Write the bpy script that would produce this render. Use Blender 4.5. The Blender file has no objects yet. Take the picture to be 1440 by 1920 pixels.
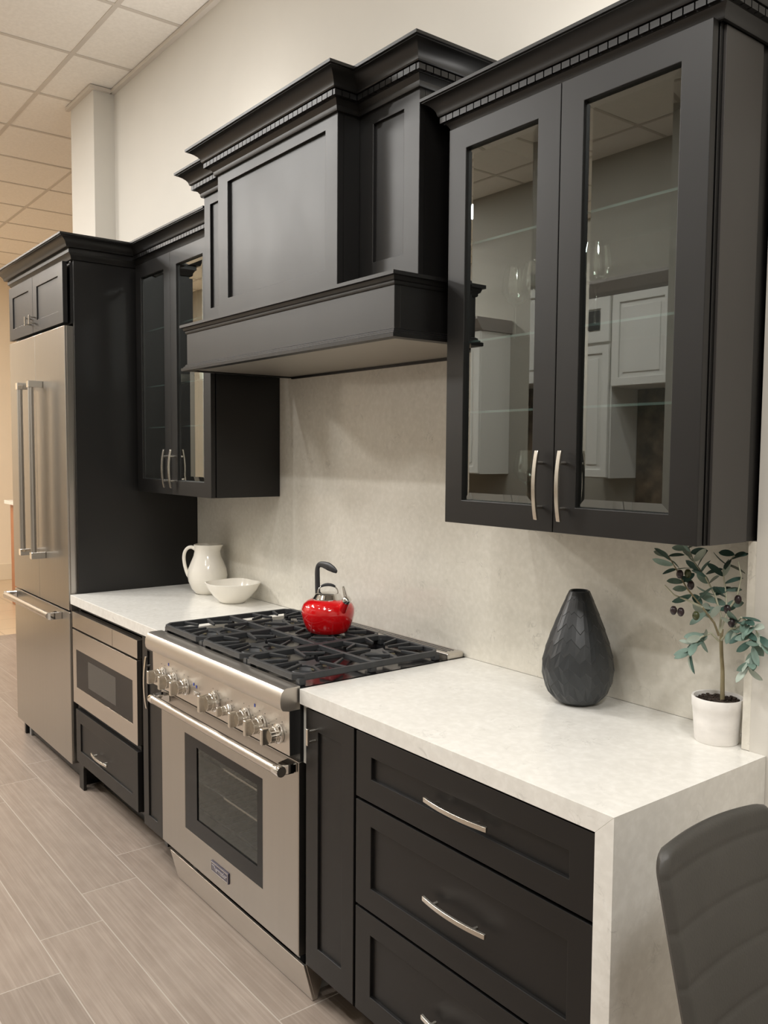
import bpy, bmesh, math, random
from mathutils import Vector, Matrix
random.seed(7)
C = bpy.context.scene.collection
SC = bpy.context.scene
PI = math.pi

# ------------------------------------------------------------------ camera
cam_d = bpy.data.cameras.new('camera'); cam = bpy.data.objects.new('camera', cam_d); C.objects.link(cam)
cam_d.sensor_fit = 'HORIZONTAL'; cam_d.sensor_width = 36; cam_d.lens = 1612.59 * 36 / 1440
cam_d.clip_start = 0.02
RT = Vector((0.61363495, 0.78955587, 0.00732636)); UPV = Vector((-0.05789163, 0.03573521, 0.99768309)); FW = Vector((-0.78746474, 0.61263735, -0.06763705))
M = Matrix((RT, UPV, -FW)).transposed().to_4x4(); M.translation = Vector((2.0235, -1.9151, 1.5749))
cam.matrix_world = M
SC.camera = cam

# ------------------------------------------------------------------ colour management, world
SC.view_settings.view_transform = 'Standard'; SC.view_settings.look = 'None'
SC.view_settings.gamma = 1; SC.view_settings.use_curve_mapping = False
SC.view_settings.exposure = -0.86
w = bpy.data.worlds.new('world'); SC.world = w; w.use_nodes = True
w.node_tree.nodes['Background'].inputs[0].default_value = (1.0, .90, .78, 1)
w.node_tree.nodes['Background'].inputs[1].default_value = 0.30
SC.cycles.use_denoising = True
SC.cycles.max_bounces = 10; SC.cycles.diffuse_bounces = 5; SC.cycles.glossy_bounces = 6
SC.cycles.transparent_max_bounces = 16; SC.cycles.sample_clamp_indirect = 3.0
SC.cycles.caustics_reflective = False; SC.cycles.caustics_refractive = False

WARM = (1.0, .980, .945); WARMER = (1.0, .90, .78)
CAN_POWER = 12.0
# recessed downlights: x, distance from the kitchen wall, power factor
CANS = [(-2.6, 1.25, .6), (-1.3, 1.25, .6), (0.0, 1.25, .6), (1.3, 1.25, .8), (2.6, 1.25, 1.8),
        (-4.2, 1.9, 1.0), (-1.9, 2.6, 3.2), (-0.3, 2.6, 2.8), (1.3, 2.6, 2.0), (2.9, 2.2, 2.4),
        (-5.6, 1.4, 2.2), (-7.2, 1.2, 7.5), (-7.6, 2.6, 5.0), (-5.4, -3.0, 3.4)]
FILL_PANELS = [(-4.35, 3.0, 270), (-2.4, 1.94, 80), (0.78, 1.94, 50), (3.0, 1.94, 95), (-6.3, 3.1, 150)]  # added fill panels, unseen, brighten the cabinet fronts and the room
UPLIGHTS = [(-1.50, -1.18, 0.14, 2.50, 11), (0.32, 0.98, 0.16, 2.50, 3)]

# ------------------------------------------------------------------ materials
def new_mat(name):
    m = bpy.data.materials.new(name); m.use_nodes = True
    nt = m.node_tree; return m, nt, nt.nodes['Principled BSDF']
def N(nt, t, **kw):
    n = nt.nodes.new(t)
    for k, v in kw.items():
        setattr(n, k, v)
    return n
def L(nt, a, b): nt.links.new(a, b)
def coords(nt, scale=(1, 1, 1), loc=(0, 0, 0)):
    t = N(nt, 'ShaderNodeTexCoord'); mp = N(nt, 'ShaderNodeMapping')
    mp.inputs['Scale'].default_value = scale; mp.inputs['Location'].default_value = loc
    L(nt, t.outputs['Object'], mp.inputs['Vector']); return mp.outputs[0]
def ramp(nt, fac, stops):
    r = N(nt, 'ShaderNodeValToRGB')
    while len(r.color_ramp.elements) < len(stops): r.color_ramp.elements.new(.5)
    for e, (p, c) in zip(r.color_ramp.elements, stops):
        e.position = p; e.color = (*c, 1) if len(c) == 3 else c
    L(nt, fac, r.inputs[0]); return r.outputs[0]
def simple(name, col, rough=.5, metal=0, spec=.5, noise=None, bump=None, coat=0, coat_rough=.1, **kw):
    m, nt, b = new_mat(name)
    b.inputs['Base Color'].default_value = (*col, 1); b.inputs['Roughness'].default_value = rough
    b.inputs['Metallic'].default_value = metal; b.inputs['Specular IOR Level'].default_value = spec
    b.inputs['Coat Weight'].default_value = coat; b.inputs['Coat Roughness'].default_value = coat_rough
    v = None
    if noise:                       # (scale vec, amount) varies colour
        v = coords(nt, noise[0]); n = N(nt, 'ShaderNodeTexNoise'); n.inputs['Scale'].default_value = 1; n.inputs['Detail'].default_value = 5
        L(nt, v, n.inputs['Vector']); a = noise[1]
        L(nt, ramp(nt, n.outputs[0], [(.3, tuple(c * (1 - a) for c in col)), (.7, tuple(min(1, c * (1 + a)) for c in col))]), b.inputs['Base Color'])
    if bump:
        v2 = coords(nt, bump[0]); n2 = N(nt, 'ShaderNodeTexNoise'); n2.inputs['Scale'].default_value = 1; n2.inputs['Detail'].default_value = 4
        L(nt, v2, n2.inputs['Vector']); bp = N(nt, 'ShaderNodeBump'); bp.inputs['Strength'].default_value = bump[1]; bp.inputs['Distance'].default_value = .001
        L(nt, n2.outputs[0], bp.inputs['Height']); L(nt, bp.outputs[0], b.inputs['Normal'])
    return m

def m_paint():
    m, nt, b = new_mat('espresso_black_paint')
    v = coords(nt, (3, 3, 2)); n = N(nt, 'ShaderNodeTexNoise'); n.inputs['Scale'].default_value = 1.5; n.inputs['Detail'].default_value = 4; L(nt, v, n.inputs[0])
    L(nt, ramp(nt, n.outputs[0], [(.3, (.0030, .0027, .0026)), (.75, (.0042, .0037, .0035))]), b.inputs['Base Color'])
    L(nt, ramp(nt, n.outputs[0], [(.3, (.40,) * 3), (.75, (.45,) * 3)]), b.inputs['Roughness'])
    b.inputs['Specular IOR Level'].default_value = .50
    return m
def m_steel(name, stretch, rough=.27, col=(.60, .563, .515)):
    stretch = tuple(q * .6 for q in stretch)
    m, nt, b = new_mat(name); b.inputs['Metallic'].default_value = 1
    v = coords(nt, stretch); n = N(nt, 'ShaderNodeTexNoise'); n.inputs['Scale'].default_value = 1; n.inputs['Detail'].default_value = 6; L(nt, v, n.inputs[0])
    L(nt, ramp(nt, n.outputs[0], [(.3, tuple(c * .985 for c in col)), (.7, tuple(c * 1.015 for c in col))]), b.inputs['Base Color'])
    b.inputs['Roughness'].default_value = rough
    return m
def m_stone(name, base, dark, light, rough, vein=.5, sc=1.0):
    m, nt, b = new_mat(name)
    v = coords(nt, (sc, sc, sc))
    w_ = N(nt, 'ShaderNodeTexNoise'); w_.inputs['Scale'].default_value = 8.5; w_.inputs['Detail'].default_value = 8; w_.inputs['Roughness'].default_value = .75; L(nt, v, w_.inputs[0])
    f = N(nt, 'ShaderNodeTexNoise'); f.inputs['Scale'].default_value = 48; f.inputs['Detail'].default_value = 6; f.inputs['Distortion'].default_value = .3; L(nt, v, f.inputs[0])
    c1 = ramp(nt, w_.outputs[0], [(.30, dark), (.5, base), (.72, light)])
    c2 = ramp(nt, f.outputs[0], [(.34, tuple(c * .93 for c in base)), (.5, base), (.66, light)])
    mx = N(nt, 'ShaderNodeMix', data_type='RGBA'); mx.inputs[0].default_value = .5; L(nt, c1, mx.inputs[6]); L(nt, c2, mx.inputs[7])
    # thin broken veins
    vn = N(nt, 'ShaderNodeTexNoise'); vn.inputs['Scale'].default_value = 17; vn.inputs['Detail'].default_value = 6; vn.inputs['Distortion'].default_value = 1.2; L(nt, v, vn.inputs[0])
    vr = ramp(nt, vn.outputs[0], [(.478, (0, 0, 0)), (.5, (1, 1, 1)), (.522, (0, 0, 0))])
    ms = N(nt, 'ShaderNodeTexNoise'); ms.inputs['Scale'].default_value = 11; ms.inputs['Detail'].default_value = 3; L(nt, v, ms.inputs[0])
    mr = ramp(nt, ms.outputs[0], [(.56, (0, 0, 0)), (.68, (1, 1, 1))])
    mu = N(nt, 'ShaderNodeMath', operation='MULTIPLY'); L(nt, vr, mu.inputs[0]); L(nt, mr, mu.inputs[1])
    mu2 = N(nt, 'ShaderNodeMath', operation='MULTIPLY'); L(nt, mu.outputs[0], mu2.inputs[0]); mu2.inputs[1].default_value = vein
    mx2 = N(nt, 'ShaderNodeMix', data_type='RGBA'); L(nt, mu2.outputs[0], mx2.inputs[0]); L(nt, mx.outputs[2], mx2.inputs[6])
    mx2.inputs[7].default_value = (*tuple(c * .66 for c in base), 1)
    L(nt, mx2.outputs[2], b.inputs['Base Color']); b.inputs['Roughness'].default_value = rough
    return m
def m_floor():
    m, nt, b = new_mat('wood_look_plank_tile')
    t = N(nt, 'ShaderNodeTexCoord'); s = N(nt, 'ShaderNodeSeparateXYZ'); L(nt, t.outputs['Object'], s.inputs[0])
    def mth(op, a, c=None, clamp=False):
        n = N(nt, 'ShaderNodeMath', operation=op)
        for i, q in enumerate((a, c)):
            if q is None: continue
            if isinstance(q, (int, float)): n.inputs[i].default_value = q
            else: L(nt, q, n.inputs[i])
        return n.outputs[0]
    D = mth('MULTIPLY', s.outputs[1], -1.0)
    v = mth('DIVIDE', mth('SUBTRACT', D, .7315), .2052)
    row = mth('FLOOR', v); fv = mth('SUBTRACT', v, row)
    u = mth('DIVIDE', mth('ADD', mth('SUBTRACT', s.outputs[0], mth('MULTIPLY', row, .2135)), .974), 1.2300)
    col = mth('FLOOR', u); fu = mth('SUBTRACT', u, col)
    ev = mth('MULTIPLY', mth('MINIMUM', fv, mth('SUBTRACT', 1.0, fv)), .2052)
    eu = mth('MULTIPLY', mth('MINIMUM', fu, mth('SUBTRACT', 1.0, fu)), 1.23)
    e = mth('MINIMUM', ev, eu)
    gr = mth('LESS_THAN', e, .0017)
    cmb = N(nt, 'ShaderNodeCombineXYZ'); L(nt, row, cmb.inputs[0]); L(nt, col, cmb.inputs[1])
    wn = N(nt, 'ShaderNodeTexWhiteNoise', noise_dimensions='2D'); L(nt, cmb.outputs[0], wn.inputs['Vector'])
    # streaks along x, shifted per plank
    sh = mth('MULTIPLY', wn.outputs['Value'], 37.0)
    c2 = N(nt, 'ShaderNodeCombineXYZ'); L(nt, mth('ADD', mth('MULTIPLY', s.outputs[0], 2.2), sh), c2.inputs[0]); L(nt, mth('MULTIPLY', s.outputs[1], 110.0), c2.inputs[1]); L(nt, sh, c2.inputs[2])
    n1 = N(nt, 'ShaderNodeTexNoise'); n1.inputs['Scale'].default_value = 1; n1.inputs['Detail'].default_value = 6; n1.inputs['Roughness'].default_value = .6; n1.inputs['Distortion'].default_value = .25; L(nt, c2.outputs[0], n1.inputs[0])
    c3 = N(nt, 'ShaderNodeCombineXYZ'); L(nt, mth('ADD', mth('MULTIPLY', s.outputs[0], 9.0), sh), c3.inputs[0]); L(nt, mth('MULTIPLY', s.outputs[1], 22.0), c3.inputs[1])
    n2 = N(nt, 'ShaderNodeTexNoise'); n2.inputs['Scale'].default_value = 1; n2.inputs['Detail'].default_value = 4; L(nt, c3.outputs[0], n2.inputs[0])
    a = ramp(nt, n1.outputs[0], [(.28, (.215, .170, .138)), (.5, (.265, .214, .177)), (.66, (.345, .288, .242)), (.8, (.42, .358, .305))])
    a2 = ramp(nt, n2.outputs[0], [(.3, (.235, .190, .155)), (.7, (.325, .270, .225))])
    mx = N(nt, 'ShaderNodeMix', data_type='RGBA'); mx.inputs[0].default_value = .4; L(nt, a, mx.inputs[6]); L(nt, a2, mx.inputs[7])
    hs = N(nt, 'ShaderNodeHueSaturation'); L(nt, mx.outputs[2], hs.inputs['Color']); L(nt, mth('ADD', mth('MULTIPLY', wn.outputs['Value'], .16), .92), hs.inputs['Value'])
    mg = N(nt, 'ShaderNodeMix', data_type='RGBA'); L(nt, gr, mg.inputs[0]); L(nt, hs.outputs[0], mg.inputs[6]); mg.inputs[7].default_value = (.43, .385, .335, 1)
    # the adjoining area beyond the column is laid with square tan tile
    far = mth('LESS_THAN', s.outputs[0], -5.72)
    tx = mth('FRACT', mth('DIVIDE', s.outputs[0], .46)); ty = mth('FRACT', mth('DIVIDE', s.outputs[1], .46))
    te = mth('MINIMUM', mth('MINIMUM', tx, mth('SUBTRACT', 1.0, tx)), mth('MINIMUM', ty, mth('SUBTRACT', 1.0, ty)))
    tl = mth('LESS_THAN', te, .012)
    tm = N(nt, 'ShaderNodeMix', data_type='RGBA'); L(nt, tl, tm.inputs[0]); tm.inputs[6].default_value = (.56, .43, .29, 1); tm.inputs[7].default_value = (.40, .30, .20, 1)
    fm = N(nt, 'ShaderNodeMix', data_type='RGBA'); L(nt, far, fm.inputs[0]); L(nt, mg.outputs[2], fm.inputs[6]); L(nt, tm.outputs[2], fm.inputs[7])
    L(nt, fm.outputs[2], b.inputs['Base Color']); b.inputs['Roughness'].default_value = .34; b.inputs['Specular IOR Level'].default_value = .45
    bp = N(nt, 'ShaderNodeBump'); bp.inputs['Strength'].default_value = .15; bp.inputs['Distance'].default_value = .001; L(nt, n1.outputs[0], bp.inputs['Height']); L(nt, bp.outputs[0], b.inputs['Normal'])
    return m
def m_glass(name, tint=(.93, .97, .95), refl=1.0, rough=.0):
    m, nt, b = new_mat(name); nt.nodes.remove(b)
    out = [n for n in nt.nodes if n.type == 'OUTPUT_MATERIAL'][0]
    tr = N(nt, 'ShaderNodeBsdfTransparent'); tr.inputs[0].default_value = (*tint, 1)
    gl = N(nt, 'ShaderNodeBsdfGlossy'); gl.inputs['Roughness'].default_value = rough; gl.inputs[0].default_value = (.93, .98, .96, 1)
    fr = N(nt, 'ShaderNodeFresnel'); ge = N(nt, 'ShaderNodeNewGeometry'); io = N(nt, 'ShaderNodeMapRange'); io.inputs[3].default_value = 1.5; io.inputs[4].default_value = 1 / 1.5; L(nt, ge.outputs['Backfacing'], io.inputs[0]); L(nt, io.outputs[0], fr.inputs[0])
    mu = N(nt, 'ShaderNodeMath', operation='MULTIPLY', use_clamp=True); mu.inputs[1].default_value = refl; L(nt, fr.outputs[0], mu.inputs[0])
    mx = N(nt, 'ShaderNodeMixShader'); L(nt, mu.outputs[0], mx.inputs[0]); L(nt, tr.outputs[0], mx.inputs[1]); L(nt, gl.outputs[0], mx.inputs[2])
    L(nt, mx.outputs[0], out.inputs[0]); return m
def m_ceiling():
    m, nt, b = new_mat('acoustic_ceiling_tile')
    t = N(nt, 'ShaderNodeTexCoord'); n = N(nt, 'ShaderNodeTexNoise'); n.inputs['Scale'].default_value = 60; n.inputs['Detail'].default_value = 4; L(nt, t.outputs['Object'], n.inputs[0])
    L(nt, ramp(nt, n.outputs[0], [(.35, (.84, .80, .74)), (.65, (.89, .85, .79))]), b.inputs['Base Color'])
    b.inputs['Roughness'].default_value = .95; b.inputs['Specular IOR Level'].default_value = .1
    return m

PAINT = m_paint()
INSIDE = simple('cabinet_interior_black', (.014, .013, .012), .45, noise=((8, 8, 3), .12))
STEEL_H = m_steel('brushed_steel_horizontal', (3, 3, 320))
STEEL_V = m_steel('brushed_steel_vertical', (60, 60, 1.5), .30, (.46, .435, .40))
STEEL_B = m_steel('satin_nickel', (60, 60, 60), .24, (.70, .665, .60))
CHROME = simple('polished_chrome', (.78, .77, .75), .07, 1, noise=((20, 20, 20), .02))
DARKMET = simple('dark_end_cap', (.05, .048, .045), .25, .6, noise=((20, 20, 20), .05))
COUNTER = m_stone('white_quartz', (.76, .745, .70), (.69, .675, .63), (.84, .83, .79), .2, .55)
SPLASH = m_stone('cream_quartz', (.70, .67, .595), (.635, .61, .54), (.775, .745, .675), .13, .75, 1.1)
WALL = simple('cream_wall_paint', (.625, .60, .55), .85, spec=.2, noise=((4, 4, 4), .012), bump=((300, 300, 300), .15))
WALLB = simple('beige_wall_paint', (.78, .67, .52), .85, spec=.2, noise=((4, 4, 4), .015))
BASEB = simple('baseboard_paint', (.72, .62, .47), .5, noise=((4, 4, 4), .02))
CEIL = m_ceiling()
GRID = simple('ceiling_grid_paint', (.60, .55, .49), .6, noise=((5, 5, 5), .02))
FLOOR = m_floor()
PANE = m_glass('cabinet_glass', (.84, .89, .88), 4.3)
SHELFG = m_glass('shelf_glass', (.90, .96, .94), 1.0)
STEMG = m_glass('stemware_glass', (.95, .96, .95), 2.6)
OVENG = m_glass('oven_glass', (.50, .49, .46), 1.1)
SHELF_EDGE = simple('green_glass_edge', (.075, .115, .105), .15, noise=((20, 20, 20), .05))
BLACKGL = simple('black_glass', (.008, .008, .008), .08, spec=.2, noise=((9, 9, 9), .1))
ENAMEL = simple('black_enamel', (.008, .008, .009), .14, spec=.3, noise=((9, 9, 9), .1))
IRON = simple('cast_iron_grate', (.030, .032, .035), .46, noise=((50, 50, 50), .15), bump=((400, 400, 400), .4))
BRASS = simple('burner_brass', (.50, .44, .30), .4, .8, noise=((30, 30, 30), .1))
RED = simple('red_enamel', (.60, .005, .008), .09, coat=.8, coat_rough=.03, noise=((6, 6, 6), .05))
BLACKPL = simple('black_rubber_plastic', (.018, .019, .022), .42, noise=((30, 30, 30), .1))
CERAM = simple('cream_ceramic', (.80, .765, .69), .12, coat=.4, coat_rough=.05, noise=((8, 8, 8), .015))
VASEM = simple('matte_black_ceramic', (.024, .027, .030), .36, noise=((10, 10, 10), .1))
POTM = simple('whitewashed_clay', (.80, .775, .745), .8, noise=((26, 26, 40), .06), bump=((60, 60, 60), .6))
SOIL = simple('potting_soil', (.035, .022, .016), .95, noise=((120, 120, 120), .5), bump=((200, 200, 200), 1))
BARK = simple('olive_bark', (.26, .22, .13), .8, noise=((60, 60, 15), .3))
TWIG = simple('pale_twig', (.50, .50, .38), .7, noise=((60, 60, 15), .2))
LEAFA = simple('olive_leaf_grey_green', (.16, .24, .20), .55, noise=((30, 30, 30), .25))
LEAFB = simple('olive_leaf_dark_green', (.055, .115, .095), .5, noise=((30, 30, 30), .25))
LEAFC = simple('olive_leaf_silver', (.36, .42, .36), .6, noise=((30, 30, 30), .15))
OLIVEM = simple('black_olive_skin', (.028, .017, .020), .3, noise=((60, 60, 60), .3))
OLIVEG = simple('green_olive_skin', (.055, .065, .022), .35, noise=((60, 60, 60), .3))
LEATHER = simple('charcoal_leatherette', (.048, .045, .040), .50, noise=((12, 12, 12), .08), bump=((260, 260, 260), .35))
WHITECAB = simple('white_cabinet_paint', (.80, .79, .75), .45, noise=((5, 5, 5), .01))
GRANITE = simple('brown_granite', (.15, .11, .075), .25, noise=((14, 14, 14), .6))
DARKBOX = simple('dark_display', (.05, .05, .048), .3, noise=((9, 9, 9), .1))
WOODB = simple('reddish_wood_veneer', (.36, .14, .06), .4, noise=((40, 40, 3), .2))
INK = simple('printed_ink', (.03, .03, .035), .5, noise=((9, 9, 9), .05))
BLUE = simple('blue_mark', (.02, .06, .45), .4, noise=((9, 9, 9), .05))
BADGEM = simple('badge_plate', (.085, .08, .12), .28, .5, noise=((20, 20, 20), .1))
HOUSING = simple('light_trim_white', (.8, .77, .7), .5, noise=((5, 5, 5), .02))
GREYMET = simple('grey_galvanised_sheet', (.42, .44, .45), .45, .7, noise=((20, 20, 20), .12))
FOIL = simple('adhesive_paper', (.55, .55, .52), .6, noise=((20, 20, 20), .1))

# ------------------------------------------------------------------ object helpers
ORG = {}
def thing(name, label, cat, loc=(0, 0, 0), group=None):       # loc = (x, D, z)
    o = bpy.data.objects.new(name, None); C.objects.link(o); o.empty_display_size = .05
    o.location = (loc[0], -loc[1], loc[2]); ORG[o] = Vector(o.location)
    o['label'] = label; o['category'] = cat
    if group: o['group'] = group
    return o
def tag(o, label, cat, group=None):
    o['label'] = label; o['category'] = cat
    if group: o['group'] = group
    return o
class MB:
    def __init__(s): s.v = []; s.f = []; s.mi = []; s.cur = 0
    def add(s, vs, fs):
        n = len(s.v); s.v += [tuple(v) for v in vs]; s.f += [tuple(i + n for i in f) for f in fs]; s.mi += [s.cur] * len(fs); return s
    def box(s, x0, x1, D0, D1, z0, z1):
        y0, y1 = -D1, -D0
        return s.add([(x0, y0, z0), (x1, y0, z0), (x1, y1, z0), (x0, y1, z0), (x0, y0, z1), (x1, y0, z1), (x1, y1, z1), (x0, y1, z1)],
                     [(0, 3, 2, 1), (4, 5, 6, 7), (0, 1, 5, 4), (1, 2, 6, 5), (2, 3, 7, 6), (3, 0, 4, 7)])
    def ring(s, x0, x1, z0, z1, r, D0, D1, rb=None):      # rectangular frame in the x-z plane; r = (left, right, bottom, top)
        if not isinstance(r, tuple): r = (r,) * 4
        o = [(x0, z0), (x1, z0), (x1, z1), (x0, z1)]; i = [(x0 + r[0], z0 + r[2]), (x1 - r[1], z0 + r[2]), (x1 - r[1], z1 - r[3]), (x0 + r[0], z1 - r[3])]
        vs = [(a, -D1, b) for a, b in o] + [(a, -D1, b) for a, b in i] + [(a, -D0, b) for a, b in o] + [(a, -D0, b) for a, b in i]
        fs = []
        for k in range(4):
            j = (k + 1) % 4
            fs += [(k, j, 4 + j, 4 + k), (8 + j, 8 + k, 12 + k, 12 + j), (k, 8 + k, 8 + j, j), (4 + k, 4 + j, 12 + j, 12 + k)]
        return s.add(vs, fs)
    def prism(s, poly, x0, x1):                           # polygon of (D, z) extruded along x
        n = len(poly); vs = [(x0, -d, z) for d, z in poly] + [(x1, -d, z) for d, z in poly]
        fs = [tuple(range(n)), tuple(range(2 * n - 1, n - 1, -1))] + [(i, i + n, (i + 1) % n + n, (i + 1) % n) for i in range(n)]
        return s.add(vs, fs)
    def prismz(s, poly, z0, z1):                          # polygon of (x, D) extruded along z
        n = len(poly); vs = [(x, -d, z0) for x, d in poly] + [(x, -d, z1) for x, d in poly]
        fs = [tuple(range(n)), tuple(range(2 * n - 1, n - 1, -1))] + [(i, i + n, (i + 1) % n + n, (i + 1) % n) for i in range(n)]
        return s.add(vs, fs)
    def prismD(s, poly, D0, D1):                          # polygon of (x, z) extruded along D
        n = len(poly); vs = [(x, -D0, z) for x, z in poly] + [(x, -D1, z) for x, z in poly]
        fs = [tuple(range(n)), tuple(range(2 * n - 1, n - 1, -1))] + [(i, i + n, (i + 1) % n + n, (i + 1) % n) for i in range(n)]
        return s.add(vs, fs)
    def lathe(s, prof, c, seg=40, axis='z', squash=None):  # prof (r, h); c world xyz
        vs = []; n = len(prof); fs = []
        for k in range(seg):
            a = 2 * PI * k / seg
            for r, h in prof:
                q = squash(a, r, h) if squash else (r * math.cos(a), r * math.sin(a), h)
                if axis == 'z': p = q
                elif axis == 'y': p = (q[0], -q[2], q[1])      # h grows towards the room (D)
                else: p = (q[2], q[0], q[1])
                vs.append((c[0] + p[0], c[1] + p[1], c[2] + p[2]))
        for k in range(seg):
            k2 = (k + 1) % seg
            for i in range(n - 1):
                fs.append((k * n + i, k2 * n + i, k2 * n + i + 1, k * n + i + 1))
        if prof[0][0] > 1e-6: fs.append(tuple(k * n for k in range(seg - 1, -1, -1)))
        if prof[-1][0] > 1e-6: fs.append(tuple(k * n + n - 1 for k in range(seg)))
        return s.add(vs, fs)
    def tube(s, path, r, seg=12, flat=1.0, up=None):
        P = [Vector(p) for p in path]; n = len(P); rs = r if isinstance(r, (list, tuple)) else [r] * n
        prev = None; rings = []
        for i in range(n):
            t = (P[min(i + 1, n - 1)] - P[max(i - 1, 0)]).normalized()
            if up is not None: a = Vector(up).cross(t).normalized()
            elif prev is None:
                a = t.orthogonal().normalized()
            else: a = (prev - t * prev.dot(t)).normalized()
            prev = a; b = t.cross(a)
            rings.append([P[i] + a * math.cos(2 * PI * k / seg) * rs[i] + b * math.sin(2 * PI * k / seg) * rs[i] * flat for k in range(seg)])
        vs = [q for rg in rings for q in rg]
        fs = [(i * seg + k, i * seg + (k + 1) % seg, (i + 1) * seg + (k + 1) % seg, (i + 1) * seg + k) for i in range(n - 1) for k in range(seg)]
        fs += [tuple(range(seg - 1, -1, -1)), tuple((n - 1) * seg + k for k in range(seg))]
        return s.add(vs, fs)
    def stube(s, path, r, seg=14, k=5, **kw):              # the same through a smooth spline
        P = [Vector(p) for p in path]; rs = r if isinstance(r, (list, tuple)) else [r] * len(P); Q = []; q = []
        for i in range(len(P) - 1):
            a, b, c, d = P[max(i - 1, 0)], P[i], P[i + 1], P[min(i + 2, len(P) - 1)]
            for j in range(k):
                t = j / k; Q.append(.5 * ((2 * b) + (c - a) * t + (2 * a - 5 * b + 4 * c - d) * t * t + (3 * b - a - 3 * c + d) * t ** 3)); q.append(rs[i] + (rs[i + 1] - rs[i]) * t)
        Q.append(P[-1]); q.append(rs[-1]); return s.tube(Q, q, seg, **kw)
    def bar(s, a, b, wd, ht):                             # box bar from a to b (xyz), width wd, height ht
        a, b = Vector(a), Vector(b); t = (b - a).normalized(); sd = Vector((0, 0, 1)).cross(t)
        sd = sd.normalized() * wd / 2 if sd.length > 1e-5 else Vector((1, 0, 0)) * wd / 2
        u = t.cross(sd).normalized() * ht / 2
        vs = [p + i * sd + j * u for p in (a, b) for i, j in ((-1, -1), (1, -1), (1, 1), (-1, 1))]
        return s.add(vs, [(0, 1, 2, 3), (7, 6, 5, 4), (0, 4, 5, 1), (1, 5, 6, 2), (2, 6, 7, 3), (3, 7, 4, 0)])
def obj(name, mb, mat, parent=None, bevel=0, smooth=None, seg=2, weld=False):
    me = bpy.data.meshes.new(name)
    off = ORG[parent] if parent is not None else Vector((0, 0, 0))
    vs = [Vector(v) for v in mb.v]
    if parent is None and not name.startswith(('wall', 'floor', 'ceiling', 'trim', 'baseboard')):
        xs = [v.x for v in vs]; ys = [v.y for v in vs]; zs = [v.z for v in vs]
        off = Vector(((min(xs) + max(xs)) / 2, (min(ys) + max(ys)) / 2, min(zs)))
    me.from_pydata([v - off for v in vs], [], mb.f); 
    bm = bmesh.new(); bm.from_mesh(me)
    if weld: bmesh.ops.remove_doubles(bm, verts=bm.verts, dist=1e-6)
    bmesh.ops.recalc_face_normals(bm, faces=bm.faces); bm.to_mesh(me); bm.free()
    for m in (mat if isinstance(mat, (list, tuple)) else [mat]): me.materials.append(m)
    if isinstance(mat, (list, tuple)):
        for p, i in zip(me.polygons, mb.mi): p.material_index = i
    if smooth is not None:
        for p in me.polygons: p.use_smooth = True
        me.set_sharp_from_angle(angle=math.radians(smooth))
    o = bpy.data.objects.new(name, me); C.objects.link(o)
    if parent is not None: o.parent = parent; ORG[o] = off
    else: o.location = off; ORG[o] = off
    if bevel:
        b = o.modifiers.new('bevel', 'BEVEL'); b.width = bevel; b.segments = seg; b.limit_method = 'ANGLE'; b.angle_limit = math.radians(40)
    return o
def struct(name, mb, mat, **kw):
    o = obj(name, mb, mat, None, **kw); o['kind'] = 'structure'; return o
def copy_tree(o, parent=None):
    c = o.copy(); C.objects.link(c); ORG[c] = ORG[o].copy()
    if parent is not None: c.parent = parent
    for ch in list(o.children): copy_tree(ch, c)
    return c

# ------------------------------------------------------------------ structure
CZ = 3.6938
struct('floor', MB().box(-9.4, 5.2, -4.2, 4.0, -.06, 0), FLOOR)
struct('ceiling', MB().box(-9.4, 5.2, -4.2, 4.0, CZ, CZ + .05), CEIL)
g = MB(); G = .6385
for k in range(-6, 8):
    D = .33 + k * .6315
    if k < 0: g.box(-9.3, -3.48, D - .012, D + .012, CZ - .004, CZ + .001)
    else: g.box(-9.3, 5.1, D - .012, D + .012, CZ - .004, CZ + .001)
struct('trim_1', g, GRID)
g = MB()
for k in range(-11, 13):
    x = -2.1137 + k * G
    if x < 5.1:
        g.box(x - .012, x + .012, (-4.1 if x < -3.5 else .0), 3.9, CZ - .0035, CZ + .001)
struct('trim_2', g, GRID)
struct('wall_back', MB().box(-3.40, 5.2, -.20, -.02, 0, CZ), WALL)
struct('wall_column', MB().box(-3.485, -3.085, -.22, .1025, 0, CZ), WALL, bevel=.002)
struct('wall_pier', MB().box(1.0366, 5.2, -.20, .1025, 0, CZ), WALL)
a = MB().box(-3.085, 1.04, -.02, .006, CZ - .024, CZ - .005); a.box(-3.085, -3.06, -.0, .1025, CZ - .024, CZ - .005); a.box(-3.51, -3.06, .1025, .128, CZ - .024, CZ - .005); a.box(1.0366, 5.1, .1025, .128, CZ - .024, CZ - .005)
struct('trim_3', a, GRID)
struct('wall_left', MB().box(-9.4, -9.08, -4.2, 4.0, 0, CZ), WALLB)
struct('baseboard_left', MB().box(-9.08, -9.055, -4.0, 3.8, 0, .20), BASEB, bevel=.004)
struct('wall_rear', MB().box(-9.4, -3.2, -4.4, -4.2, 0, CZ), WALLB)
struct('wall_front', MB().box(-9.4, 5.2, 3.8, 4.0, 0, CZ), simple('taupe_wall_paint', (.40, .375, .33), .85, spec=.2, noise=((4, 4, 4), .015)))
struct('wall_right', MB().box(5.0, 5.2, -.2, 4.0, 0, CZ), WALL)

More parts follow.
